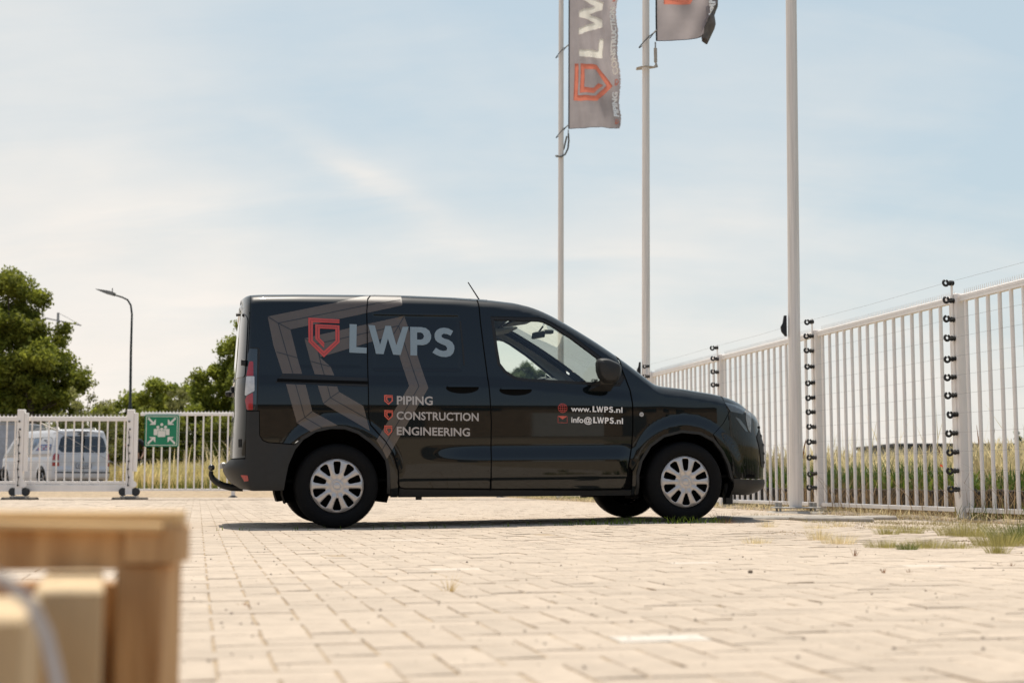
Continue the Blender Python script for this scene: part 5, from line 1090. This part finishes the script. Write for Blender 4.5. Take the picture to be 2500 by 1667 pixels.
for k in range(n):
    s_ = RNG.uniform(.0015, .0052) * (1 + .2 * (y[k] > 6)); p = (xy[k, 0], xy[k, 1], float(fld(*xy[k]))); q_ = RNG.uniform(.6, 1.3, 6); b_ = len(vv)
    vv += [(p[0] + s_ * q_[0], p[1], p[2]), (p[0], p[1] + s_ * q_[1], p[2]), (p[0] - s_ * q_[2], p[1], p[2]), (p[0], p[1] - s_ * q_[3], p[2]), (p[0], p[1], p[2] + s_ * q_[4])]; ff_ += [(b_, b_ + 1, b_ + 4), (b_ + 1, b_ + 2, b_ + 4), (b_ + 2, b_ + 3, b_ + 4), (b_ + 3, b_, b_ + 4)]
tag(mk('grit', vv, ff_, M('dark_grit', (.13, .10, .08), .9, var=.3)), kind='stuff')
# grass line where the van shades the pavers
t = RNG.uniform(-.9, 2.9, 900); t = t[(RNG.random(len(t)) < .12 + .8 * (t > 1.6))]; W0 = np.array([-1.466, 11.375]) + np.array([math.sin(rad(12)), -math.cos(rad(12))]) * 1.10
xy = W0 + np.outer(t, [math.cos(rad(12)), math.sin(rad(12))]) + RNG.normal(0, .05, (len(t), 2)); blades('shade_grass', xy, fld(xy[:, 0], xy[:, 1]) - .004, RNG.uniform(.015, .055, len(t)) * (1 + .5 * (t > 1.8)), .9, .0035, m_gr2, seed=17)
# individual tufts on the pavers
def tuft(x, y, h, r_, n0_, m, label, seed, nm='weed_tuft', cat='weed tuft', group='weed tufts on the pavers', lean=1.0, wd=.0008):
    n = int(n0_ * 2.3); q = np.random.default_rng(seed); a = q.random(n) * 6.283; d = r_ * q.random(n) ** .7; xy = np.stack([np.cos(a) * d, np.sin(a) * d * .8], 1)
    o = blades(nm, xy, np.full(n, -.01), h * q.uniform(.4, 1.0, n), lean, wd, m, label, cat, seed, kind=None, bend=.45, loc=(x, y, G(x, y)))
    if group: o['group'] = group
    return o
TU = [(1.757, 8.209, .10, .06, 110, 'straw', 'small dry tuft nearest the flagpole side of the weed patch'), (1.785, 7.839, .085, .09, 150, 'straw', 'low dry tuft in front of the row, left end'), (1.936, 7.456, .07, .10, 230, 'green', 'greenish tuft at the near edge of the weed patch, left of centre'),
      (1.992, 7.235, .06, .05, 140, 'dark', 'smallest dark green tuft at the near edge of the weed patch'), (2.299, 8.801, .08, .08, 150, 'green', 'thin green tuft in the middle of the weed patch, left one'), (2.497, 8.996, .085, .08, 170, 'green', 'thin green tuft in the middle of the weed patch, right one'),
      (2.146, 7.411, .075, .12, 300, 'green', 'wide green tuft at the near edge of the weed patch, right of centre'), (2.314, 7.422, .055, .10, 150, 'green', 'flat green tuft at the right of the near edge'), (2.330, 6.887, .085, .05, 140, 'green', 'lone upright tuft nearest the camera under the right fence post'),
      (2.595, 7.643, .12, .13, 420, 'green', 'dense green tuft below the right fence post'), (2.86, 7.95, .15, .20, 800, 'dark', 'largest bright green tuft at the right picture edge'), (3.1, 8.25, .13, .18, 600, 'dark', 'bushy green tuft cut by the right picture edge'), (2.75, 8.7, .12, .16, 450, 'green', 'green tuft behind the dense one, by the foot of the fence'),
      (2.293, 10.033, .06, .10, 110, 'straw', 'dry tuft at the back of the weed patch, left one'), (2.52, 9.791, .05, .10, 110, 'straw', 'dry tuft at the back of the weed patch, right one'), (2.05, 9.6, .06, .09, 90, 'straw', 'dry tuft in front of the bolted pole base'), (1.76, 9.9, .075, .07, 70, 'straw', 'dry wispy tuft right of the front bumper'),
      (1.34, 7.89, .06, .08, 90, 'straw', 'flat dry tuft alone on the pavers right of the front wheel'), (1.70, 11.6, .10, .08, 50, 'rust', 'rusty wisps at the edge of the raised slab beside the front tyre'), (1.62, 10.9, .05, .08, 60, 'rust', 'low rusty tuft in front of the front bumper'), (-1.10, 27.0, .12, .2, 80, 'straw', 'distant dry tuft seen under the van')]
mm = {'straw': m_straw, 'green': M('grey_green_weed', (.42, .37, .13), .7, trans=.4, tone=.8, var=.15), 'dark': m_grass, 'rust': m_red2}
for k, t in enumerate(TU): tuft(*t[:5], mm[t[5]], t[6], 60 + k, lean=.85)
# low creeping dry growth over the far right pavers
xy = np.stack([RNG.uniform(1.3, 3.8, 26000), RNG.uniform(7.0, 13.6, 26000)], 1); dd = (xy[:, 0] - FA[0]) * fnr[0] + (xy[:, 1] - FA[1]) * fnr[1]; pk = np.sin(xy[:, 0] * 5.1 + xy[:, 1] * 2) + np.sin(xy[:, 1] * 4.3 - xy[:, 0]) + RNG.normal(0, .8, len(xy)) + .15; ok = (dd < -.05) & (dd > -1.9) & (pk > .25 - .6 * (dd + 1) * .8); xy = xy[ok]
blades('creeping_weeds', xy, fld(xy[:, 0], xy[:, 1]) - .006, RNG.uniform(.008, .044, len(xy)) * (1 + .5 * (dd[ok] > -.7)), 1.2, .0018, M('creeping_weed', (.33, .27, .10), .8, trans=.35, tone=.9, var=.2, vscale=2), seed=18)
tuft(-.198, 4.514, .075, .014, 9, M('yellow_stalk', (.55, .36, .07), .7, trans=.3, tone=.5), 'single yellow dried weed growing from a joint in front of the van', 91, 'dried_weed', 'weed', None, 1.0, .0012)
tuft(-.747, 4.013, .018, .018, 14, m_red2, 'small brown dried weed in a joint near the wooden crate', 92, 'dried_weed', 'weed', None, 1.3, .003)
for k, (x, y, lab) in enumerate([(1.405, 5.435, 'left of two reddish sprouts in the right foreground'), (1.501, 5.435, 'right of two reddish sprouts in the right foreground'), (1.577, 6.609, 'thin reddish upright sprout behind the two sprouts'), (2.034, 5.85, 'reddish sprout near the right picture edge')]):
    tuft(x, y, .032 + .03 * (k == 2), .006, 7, m_red2, lab, 95 + k, 'sprout', 'sprout', 'reddish sprouts', .6, .0016)
o = MB().bbox(-.008, .008, -.007, .007, 0, .012, .003).build('stone', M('brown_stone', (.24, .19, .14), .9, var=.2), loc=(.893, 5.387, G(.893, 5.387))); o.rotation_euler = (0, 0, .5); tag(o, 'small brown cube-shaped stone alone on the pavers, right foreground', 'stone')
xy = band(6500, -.45, .38, -6, 19); blades('dry_litter', xy, np.full(len(xy), .022), RNG.uniform(.004, .020, len(xy)), 2.2, .0045, M('brown_litter', (.36, .23, .12), .9, tone=.9, trans=.2), seed=19)
xy = np.stack([RNG.uniform(1.4, 3.4, 9000), RNG.uniform(7.2, 12.6, 9000)], 1); dd = (xy[:, 0] - FA[0]) * fnr[0] + (xy[:, 1] - FA[1]) * fnr[1]; xy = xy[(dd < -.1) & (np.sin(xy[:, 0] * 4 + 1) * np.sin(xy[:, 1] * 3) + dd * .4 > -.5)]; blades('dead_leaf_litter', xy, fld(xy[:, 0], xy[:, 1]) + .001, RNG.uniform(.002, .008, len(xy)), 2.4, .0035, M('brown_litter_small', (.34, .23, .12), .9, tone=.9, trans=.2), seed=20)
xy = band(46, .9, 4.5, -5, 14); blades('red_field_flowers', xy, np.full(len(xy), .26), RNG.uniform(.2, .42, len(xy)), .3, .007, M('poppy_red', (.80, .09, .04), .6, trans=.4), head=2.0, seed=21)
xy = band(700, .9, 4, -6, 16); blades('yellow_green_herbs', xy, np.full(len(xy), .26), RNG.uniform(.2, .5, len(xy)), .6, .010, M('yellow_green', (.42, .45, .08), .6, trans=.5, tone=.6), seed=22)
# poppy
pp = empty('poppy', (FA[0] + fnr[0] * .75 + fdir[0] * 1.75, FA[1] + fnr[1] * .75 + fdir[1] * 1.75, .25)); tag(pp, 'single red poppy between the fence tubes', 'poppy')
MB().tube([(0, 0, 0), (.01, 0, .12), (.0, 0, .245)], .002, 5).build('stem', m_gr2, pp); m_pop = M('poppy_petal', (.80, .08, .03), .6, trans=.5, var=.1)
for k in range(4):
    a = k * 1.571 + .4; c, s_ = math.cos(a), math.sin(a); MB().add([(0, 0, .245), (c * .022 - s_ * .018, s_ * .022 + c * .018, .252), (c * .036, s_ * .036, .275), (c * .022 + s_ * .018, s_ * .022 - c * .018, .252), (c * .030, s_ * .030, .262)], [(0, 3, 4, 1), (1, 4, 2), (4, 3, 2)]).build('petal', m_pop, pp)

# ================================================================== street lamp, notice board, crane, container, warehouse
lp = empty('street_lamp', (-11.30, 42, .15)); tag(lp, 'tall dark street lamp with a bent arm and flat light head pointing left', 'street lamp')
MB().tube([(.03, 0, 0), (.02, 0, 2.35), (.02, 0, 2.45), (.0, 0, 4.0), (0, 0, 5.15), (-.04, 0, 5.42), (-.14, 0, 5.58), (-.30, 0, 5.66), (-.62, 0, 5.76)], [.070, .064, .042, .036, .030, .028, .027, .026, .026], 12).build('column', M('lamp_post_green_black', (.018, .024, .022), .45, var=.1), lp, smooth=2)
hd_ = MB().prism([(-.55, 5.70), (-.52, 5.79), (-.66, 5.84), (-1.06, 5.90), (-1.07, 5.885), (-.80, 5.77)], -.12, .12); hd_.build('lamp_head', M('lamp_grey', (.22, .22, .21), .5, .3), lp)
MB().tube([(-.60, 0, 5.82), (-.60, 0, 5.93)], .016, 6).build('sensor', m_dark, lp)
nb_ = empty('notice_board', (X(140, 57.5), 57.5, .1)); tag(nb_, 'dark blue board on a white pole among the trees at the left', 'sign board')
MB().tube([(0, 0, 0), (0, 0, 3.6)], .10, 12).build('pole', M('sign_pole', (.42, .42, .42), .5), nb_, smooth=2); MB().bbox(-.52, .30, .10, .14, 3.15, 3.65, .01).build('board', M('navy_board', (.012, .030, .05), .45), nb_)
cr_ = empty('tower_crane', (-51.4, 160, 0)); tag(cr_, 'distant thin crane with its jib above the trees at the left', 'crane')
MB().tube([(0, 0, 0), (0, 0, 19.4)], .16, 4).build('tower', m_steel, cr_); b = MB().tube([(-1.5, 0, 18.8), (2.65, 0, 17.95)], .09, 4); b.build('jib', m_steel, cr_); MB().tube([(0, 0, 19.4), (2.4, 0, 18.1)], .03, 4).build('stay', m_steel, cr_)
bx_ = empty('box_trailer', (X(48, 52), 52, .1)); tag(bx_, 'light grey box body standing behind the cab of the white minibus', 'trailer')
MB().bbox(-.70, .45, -1.2, 1.2, .7, 2.35, .03).build('box_body', M('grey_panel', (.42, .43, .46), .5), bx_); MB().box(-.65, .40, -1.1, 1.1, .45, .70).build('chassis', m_dark, bx_)
MB().bbox(-.72, .47, -1.22, -1.19, 2.28, 2.37, .01).build('roof_trim', M('trim_grey', (.28, .29, .31), .5), bx_)
for s_ in (-.35, .15): MB().lathe([(0, -.1), (.33, -.1), (.33, .1), (0, .1)], 20, 'y', (s_, -.9, .33)).build('wheel', m_rubber, bx_)
wh = empty('warehouse', (41.5, 122, 0)); tag(wh, 'low distant warehouse with flat dark roof behind the field at the right', 'warehouse')
m_wh = M('warehouse_panel', (.17, .18, .20), .7, var=.1, vscale=.3); MB().box(-8.5, 14, 0, 14, 0, 3.35).build('wall', m_wh, wh); MB().box(-8.9, 14.4, -.3, 14.3, 3.35, 3.62).build('roof', M('warehouse_roof', (.05, .05, .055), .7), wh)
for k in range(6): MB().box(-7.6 + k * 3.4, -5.4 + k * 3.4, -.06, 0, 0.2, 2.9).build('roller_door', M('door_grey%d' % k, ((.24, .25, .27) if k % 2 else (.10, .11, .12)), .6), wh)
for k in range(18): MB().box(-8.4 + k * 1.24, -8.36 + k * 1.24, -.04, 0, 0, 3.3).build('wall_rib', m_wh, wh)
tree(X(2470, 128), 118, .2, 4.3, 1.0, 1.2, 12, 2500, .14, m_leaf4, 'tiny distant shrub in front of the warehouse roof', 'distant shrubs', seed=71, cz=3.1, name='shrub', cat='shrub'); tree(X(2395, 128), 118, .2, 4.4, .8, 1.0, 10, 2000, .14, m_leaf4, 'tiny distant shrub left of the warehouse end', 'distant shrubs', seed=72, cz=3.3, name='shrub', cat='shrub')

# ================================================================== white minibus
class Bus:
    """simple body shape: u forward, y lateral, tumblehome, rounded tail"""
    T = smooth_table([(-1.06, 1.80), (-.9, 1.885), (-.3, 1.91), (1.8, 1.91), (2.3, 1.87), (2.7, 1.72), (3.35, 1.20), (3.45, 1.12), (4.05, .92), (4.1, .5)], -1.1, 4.2, .05)
    Wt = smooth_table([(0, .86), (.2, .90), (.35, .95), (.9, .965), (1.15, .94), (1.6, .86), (1.85, .78), (2, .70)], 0, 2, .05)
    Rt = smooth_table([(0, -.98), (.30, -1.02), (.32, -1.09), (.62, -1.09), (.66, -1.05), (1.0, -1.04), (1.15, -1.01), (1.7, -.90), (1.86, -.84), (2, -.8)], 0, 2, .012)
    @classmethod
    def P(c, s, v, off=0):
        s = np.asarray(s, float); v = np.asarray(v, float); s, v = np.broadcast_arrays(s, v); SRb = -.80; tr = np.clip((SRb - s) / .35, 0, 1) * math.pi / 2; us = np.where(s < SRb, SRb - .2 * np.sin(tr), s)
        top = np.interp(us, *c.T); zs = top - .12; ov = np.clip((v - zs) / .17, 0, 1) * math.pi / 2; zb = np.minimum(v, zs); z = zb + .12 * np.sin(ov); w_ = np.interp(zb, *c.Wt) - .14 * (1 - np.cos(ov)); ur = np.interp(zb, *c.Rt)
        for q in (0, 3.2):
            r = np.hypot(us - q, zb - .34); w_ = w_ + .02 * sst((.50 - r) / .08)
        w_ = w_ - .02 * sst((.06 - np.abs(zb - 1.02)) / .05) * (s > -.7) - .22 * sst((s - 3.3) / .8)
        u = np.where(s < SRb, SRb - (SRb - ur) * np.sin(tr), s); w_ = w_ - .24 * (1 - np.cos(tr)) - np.clip(SRb - .35 - s, 0, 2); return np.stack([u, -w_, z], -1)
    @classmethod
    def PN(c, s, v):
        e = 3e-3; a = c.P(np.asarray(s) + e, v) - c.P(np.asarray(s) - e, v); b = c.P(s, np.asarray(v) + e) - c.P(s, np.asarray(v) - e); n = np.cross(a, b); return n / (np.linalg.norm(n, axis=-1, keepdims=True) + 1e-12)
bus = empty('minibus'); a_ = rad(90 + 40); bus.location = (X(127, 46.5) - .78 * math.cos(a_), 46.0 + 1.05 * math.sin(a_) * .9, .13); bus.rotation_euler = (0, 0, a_)
tag(bus, 'white minibus with roof rails and side advert parked behind the sliding gate', 'minibus')
m_bw = M('minibus_white', (.60, .60, .62), .3, 0, .5, var=.03); BN = []
def bp_(name, poly, m, off=0, thick=.01, step=.08, holes=()): o = panel(name, poly, m, bus, holes=holes, off=off, thick=thick, step=step, fn=Bus.P, fnn=Bus.PN); BN.append(o); return o
tb_ = lambda s: float(np.interp(s, *Bus.T)) - .12 + .17
arc = lambda c, r, n=12: [(c + r * math.cos(t), .34 + r * math.sin(t)) for t in np.linspace(math.pi + .3, -.3, n)]
body_ = [(-1.85, .33), (-1.0, .30)] + [(-.40, .24)] + arc(0, .40) + [(.5, .22), (2.7, .22)] + arc(3.2, .40) + [(3.7, .25), (4.05, .25), (4.1, .50)] + [(s, tb_(s)) for s in np.linspace(4.05, -1.1, 40)] + [(-1.85, tb_(-1.3))]
bp_('body', body_, m_bw, thick=.02)
bp_('rear_window', fillet([(-1.86, 1.16), (-1.14, 1.16), (-1.02, 1.26), (-1.05, 1.60), (-1.12, 1.68), (-1.86, 1.68)], .03), m_dglass, .006)
bp_('side_window', fillet([(-.62, 1.14), (.95, 1.12), (.95, 1.66), (-.45, 1.66), (-.62, 1.58)], .06), m_dglass, .004); bp_('side_window', fillet([(1.02, 1.12), (2.15, 1.10), (2.05, 1.66), (1.02, 1.66)], .05), m_dglass, .004); bp_('side_window', fillet([(2.28, 1.10), (3.1, 1.08), (2.55, 1.62), (2.25, 1.64)], .04), m_dglass, .004)
bp_('tail_lamp', fillet([(-1.08, .72), (-.86, .72), (-.87, 1.06), (-.95, 1.13), (-1.06, 1.10)], .02), m_lensr, .012); bp_('lamp_band', [(-1.075, .84), (-.875, .84), (-.875, .90), (-1.075, .90)], m_lensw, .018, .002)
bp_('rear_bumper', [(-1.85, .30), (-.72, .28), (-.72, .45), (-.85, .52), (-1.85, .52)], m_bw, .022)
bp_('bumper_gap', [(-1.85, .50), (-.95, .50), (-.95, .535), (-1.85, .535)], m_void, .026, 0)
for o in list(BN):
    c = o.copy(); COL.objects.link(c); c.parent = bus; c.scale = (1, -1, 1)
BN.clear()
# livery on the side that faces the yard lies at +y, mirrored from -y
def bdeco(name, poly, m, off): o = panel(name, poly, m, bus, off=off, thick=0, step=.1, fn=Bus.P, fnn=Bus.PN); o.scale = (1, -1, 1); return o
m_adw = M('advert_white', (.62, .63, .66), .5, var=.03); m_adb = M('advert_blue', (.05, .12, .30), .5, var=.06); m_adk = M('advert_dark', (.06, .07, .10), .5); m_adr = M('advert_red', (.5, .05, .05), .5)
bdeco('advert_panel', fillet([(-.66, 1.12), (.90, 1.10), (.90, 1.20), (.20, 1.64), (-.45, 1.64), (-.66, 1.54)], .04), m_adw, .009); bdeco('advert_stripe', [(-.64, 1.23), (.62, 1.22), (.28, 1.42), (-.64, 1.42)], m_adb, .013)
bdeco('advert_photo', [(.90, 1.22), (.90, 1.62), (.30, 1.62), (.55, 1.40)], M('advert_pale_blue', (.22, .33, .48), .5, var=.4, vscale=4), .013)
def busfn(q): o_ = Bus.P(q[:, 0], q[:, 1]) + Bus.PN(q[:, 0], q[:, 1]) * .018; return o_
bdeco('advert_logo', [(-.15, 1.50), (.10, 1.55), (.02, 1.57), (-.2, 1.57)], m_adk, .017); bdeco('advert_logo', [(-.42, 1.47), (-.18, 1.47), (-.2, 1.50), (-.42, 1.50)], m_adk, .017); bdeco('advert_logo', circ(-.30, 1.50, .022, 10), m_adr, .021)
for k in range(2):
    for j in range(7): bdeco('advert_text_bar', [(-.58 + j * .145, 1.26 + k * .07), (-.58 + j * .145 + .11, 1.26 + k * .07), (-.58 + j * .145 + .11, 1.30 + k * .07), (-.58 + j * .145, 1.30 + k * .07)], m_adw if (j + k) % 3 else m_adr, .017)
MB().bbox(-1.105, -1.085, -.26, .26, .66, .80, .006).build('plate_holder', M('plate_blue', (.02, .05, .12), .5), bus); pl = MB().bbox(-1.112, -1.10, -.235, .25, .675, .785, .004).build('number_plate', m_adw, bus)
m_pk = M('plate_ink', (.08, .09, .12), .6)
for k, hgt in enumerate((.07, .07, .07, .07, .07, .07, .07)): MB().bbox(-1.116, -1.110, -.20 + k * .062, -.165 + k * .062, .695, .695 + hgt, .002).build('plate_character', m_pk, bus)
MB().bbox(-1.09, -1.06, -.42, .42, .85, .875, .008).build('tailgate_grip', m_bw, bus); MB().bbox(-.93, -.90, -.16, .16, 1.735, 1.765, .006).build('brake_lamp', m_dark, bus)
for s_ in (-.62, .62): MB().tube([(-.55, s_, 1.88), (-.45, s_, 1.955), (1.4, s_, 1.965), (1.5, s_, 1.90)], .022, 8).build('roof_rail', m_steel, bus)
ys_ = np.linspace(-1, 1, 11); ss_ = np.concatenate([np.linspace(-1.2, -.8, 8), np.linspace(-.7, 3.6, 30)]); e_ = Bus.P(ss_, np.array([tb_(s) for s in ss_]) - 1e-3); vv = [(e_[i, 0], t * -e_[i, 1] * 1.0, e_[i, 2] + .02 * (1 - t * t)) for i in range(len(ss_)) for t in ys_]
mk('roof', vv, [(i * 11 + j, (i + 1) * 11 + j, (i + 1) * 11 + j + 1, i * 11 + j + 1) for i in range(len(ss_) - 1) for j in range(10)], m_bw, bus, True)
MB().box(-.9, 3.9, -.75, .75, .22, .5).build('underbody', m_void, bus)
for x_ in (0, 3.2):
    for s_ in (-1, 1):
        MB().lathe([(.2, -.11), (.30, -.10), (.325, -.07), (.325, .07), (.30, .10), (.2, .11)], 30, 'y', (x_, s_ * .80, .325)).build('tyre', m_rubber, bus, smooth=2)
        MB().lathe([(0, s_ * .06), (.07, s_ * .07), (.2, s_ * .08), (.215, s_ * .10)], 30, 'y', (x_, s_ * .80, .325)).build('wheel_rim', m_dark, bus)
        for k in range(5):
            a = k * 1.2566; MB().tube([(x_ + .03 * math.cos(a), s_ * .885, .325 + .03 * math.sin(a)), (x_ + .2 * math.cos(a), s_ * .90, .325 + .2 * math.sin(a))], .02, 6).build('spoke', m_rim, bus)

# ================================================================== person behind the gate post
pe = empty('person', (X(326, 43), 43, .15), rad(200)); tag(pe, 'person in black t-shirt half hidden behind the gate post, hand raised to the head', 'person')
m_skin = M('skin', (.42, .24, .16), .6, var=.05); m_tee = M('black_cotton', (.018, .019, .022), .85, var=.1); m_jean = M('dark_jeans', (.012, .016, .028), .85, var=.2); m_hair = M('dark_hair', (.03, .022, .016), .7)
def skin(name, chain, m, parent, lv=1):
    """chain: list of (index, parent index, xyz, radius)"""
    me = bpy.data.meshes.new(name); me.from_pydata([c[2] for c in chain], [(c[1], c[0]) for c in chain if c[1] >= 0], []); o = bpy.data.objects.new(name, me); COL.objects.link(o); o.parent = parent; me.materials.append(m)
    md = o.modifiers.new('skin', 'SKIN'); sv = me.skin_vertices[0].data
    for c in chain: sv[c[0]].radius = (c[3], c[3] * (c[4] if len(c) > 4 else 1)); sv[c[0]].use_root = c[1] < 0
    md.use_smooth_shade = True; sb = o.modifiers.new('sub', 'SUBSURF'); sb.levels = lv; sb.render_levels = lv; return o
B = [(0, -1, (0, 0, .95), .13, .8), (1, 0, (0, .03, 1.12), .125, .75), (2, 1, (0, .08, 1.32), .15, .7), (3, 2, (0, .12, 1.45), .10, .7), (4, 3, (0, .16, 1.53), .055), (5, 4, (0, .20, 1.60), .085), (6, 5, (0, .21, 1.70), .088), (7, 6, (0, .20, 1.76), .05),
     (8, 0, (-.09, 0, .86), .095), (9, 8, (-.11, .04, .48), .062), (10, 9, (-.12, -.02, .09), .042), (11, 10, (-.12, .12, .04), .035), (12, 0, (.09, 0, .86), .095), (13, 12, (.12, -.02, .48), .062), (14, 13, (.15, -.10, .09), .042), (15, 14, (.15, .04, .04), .035),
     (16, 3, (-.18, .12, 1.41), .058), (17, 16, (-.30, .10, 1.18), .043), (18, 17, (-.22, .26, .98), .032), (19, 18, (-.18, .31, .93), .028, .6), (20, 3, (.18, .12, 1.41), .058), (21, 20, (.30, .24, 1.24), .043), (22, 21, (.16, .34, 1.46), .032), (23, 22, (.11, .32, 1.55), .028, .6)]
k = 24
for base, dx, dz in ((19, .02, -.05), (23, -.02, .05)):
    bp0 = B[base][2]
    for j in range(5): B.append((k, base, (bp0[0] + dx + (j - 2) * .014, bp0[1] + .02 + (.01 if j == 0 else 0), bp0[2] + dz * (1 - .12 * abs(j - 2))), .0085)); k += 1
body_o = skin('body', B, m_skin, pe, 2)
skin('t_shirt', [(0, -1, (0, 0, .93), .145, .8), (1, 0, (0, .03, 1.12), .14, .78), (2, 1, (0, .08, 1.32), .165, .72), (3, 2, (0, .12, 1.45), .115, .7), (4, 3, (-.18, .12, 1.41), .075), (5, 4, (-.27, .105, 1.24), .062), (6, 3, (.18, .12, 1.41), .075), (7, 6, (.27, .21, 1.28), .062)], m_tee, pe, 2)
skin('trousers', [(0, -1, (0, 0, .95), .14, .82), (1, 0, (-.09, 0, .84), .108), (2, 1, (-.11, .04, .48), .075), (3, 2, (-.12, -.02, .12), .058), (4, 0, (.09, 0, .84), .108), (5, 4, (.12, -.02, .48), .075), (6, 5, (.15, -.10, .12), .058)], m_jean, pe, 2)
skin('hair', [(0, -1, (0, .17, 1.70), .088), (1, 0, (0, .19, 1.765), .075), (2, 0, (0, .14, 1.64), .06)], m_hair, pe, 2)

# ================================================================== wooden crate in the near foreground
m_wood = M('raw_pine', (.74, .52, .26), .75, var=.18, vscale=6, stretch=(.4, 4, 4), bump=.3, bscale=30, col2=(.58, .36, .16)); m_wood2 = M('brown_pine', (.60, .37, .175), .75, var=.2, vscale=9, stretch=(4, 4, .4), bump=.3, bscale=30, col2=(.38, .20, .08)); m_wood3 = M('grey_pine', (.62, .45, .26), .8, var=.2, vscale=3, stretch=(4, 4, .4), bump=.3, bscale=30)
ce = empty('wooden_crate', (-.373, 1.60, .0)); tag(ce, 'raw wooden crate of planks and posts, blurred in the near left foreground', 'crate')
# x measured from the right-hand corner of the top
o = MB().bbox(-.60, 0, 0, .045, .297, .3125, .002).build('top_plank', m_wood, ce)
o = MB().bbox(-.60, -.058, .006, .05, .2480, .2975, .003).build('rail_plank', m_wood2, ce); o.rotation_euler = (0, rad(-.3), 0)
MB().bbox(-.60, -.02, -.012, .005, .290, .2982, .002).build('edge_batten', m_wood, ce).rotation_euler = (0, rad(.9), 0)
MB().bbox(-.060, 0.0, -.004, .065, .2550, .2975, .004).build('corner_block', m_wood2, ce)
MB().bbox(-.60, -.072, .105, .120, .0, .228, .004).build('back_board', m_wood2, ce)
MB().bbox(-.070, -.0170, .004, .100, .0, .2545, .004).build('corner_post', m_wood2, ce)
ls = empty('lumber_stack', (-.373, 1.60, 0)); tag(ls, 'sunlit sawn timber ends standing inside the near left crate', 'timber')
for x_, y_, w_, d_, h_, rz_ in ((-.387, 1.365, .064, .34, .243, 16), (-.366, 1.08, .20, .235, .243, 15)):
    o = MB().bbox(-w_, 0, 0, d_, 0, h_, .003).build('timber', m_wood3, ls, loc=(x_ + .373, y_ - 1.6, 0)); o.rotation_euler = (0, 0, rad(rz_))
sp_ = MB(); pts = [(-.08, -.60, .270), (-.030, -.60, .284), (.0, -.60, .284), (.022, -.60, .276), (.038, -.60, .262), (.050, -.60, .240), (.058, -.60, .212), (.066, -.60, .17), (.07, -.60, .08), (.07, -.60, .0)]
for (a, b) in zip(pts[:-1], pts[1:]): pass
vv = []
for i, p in enumerate(pts):
    q0 = Vector(pts[max(0, i - 1)]); q1 = Vector(pts[min(len(pts) - 1, i + 1)]); d = (q1 - q0).normalized(); nrm_ = Vector((d.z, 0, -d.x)) * .0008; wdt_ = Vector((.002, .012, 0)) if False else Vector((0, .0, 0))
    side = Vector((-d.z, -.35, d.x)).normalized() * .0048
    vv += [Vector(p) - side, Vector(p) + side, Vector(p) + side + Vector((0, .0015, 0)), Vector(p) - side + Vector((0, .0015, 0))]
ff_ = [(4 * i + j, 4 * i + (j + 1) % 4, 4 * i + 4 + (j + 1) % 4, 4 * i + 4 + j) for i in range(len(pts) - 1) for j in range(4)]
o = mk('strap', vv, ff_, M('grey_plastic_strap', (.44, .46, .52), .4, coat=.3, var=.06), smooth=False, loc=(-.373, 1.60, 0)); tag(o, 'grey plastic packing strap curving over the timber in the crate', 'strap')

# ================================================================== low industrial hall behind the viewer, seen only as reflection in the van
ha = empty('industrial_hall', (4, -30, 0)); tag(ha, 'long low brown brick hall across the yard, mirrored in the side of the dark van', 'industrial hall')
MB().box(-34, 34, -12, 0, 0, 6.0).build('wall', M('hall_brick', (.50, .36, .25), .9, var=.2, vscale=3), ha); MB().box(-34.3, 34.3, -12.3, .3, 6.0, 6.5).build('roof', M('hall_roof', (.10, .10, .10), .7), ha)
for k in range(7): MB().box(-30 + k * 9, -25.5 + k * 9, .0, .06, 0, 4.2).build('loading_door', M('hall_door%d' % k, ((.80, .77, .72) if k % 2 else (.12, .13, .14)), .6), ha)
for k in range(12): MB().box(-32 + k * 5.4, -29.5 + k * 5.4, .0, .05, 4.6, 5.5).build('hall_window', m_dglass, ha)
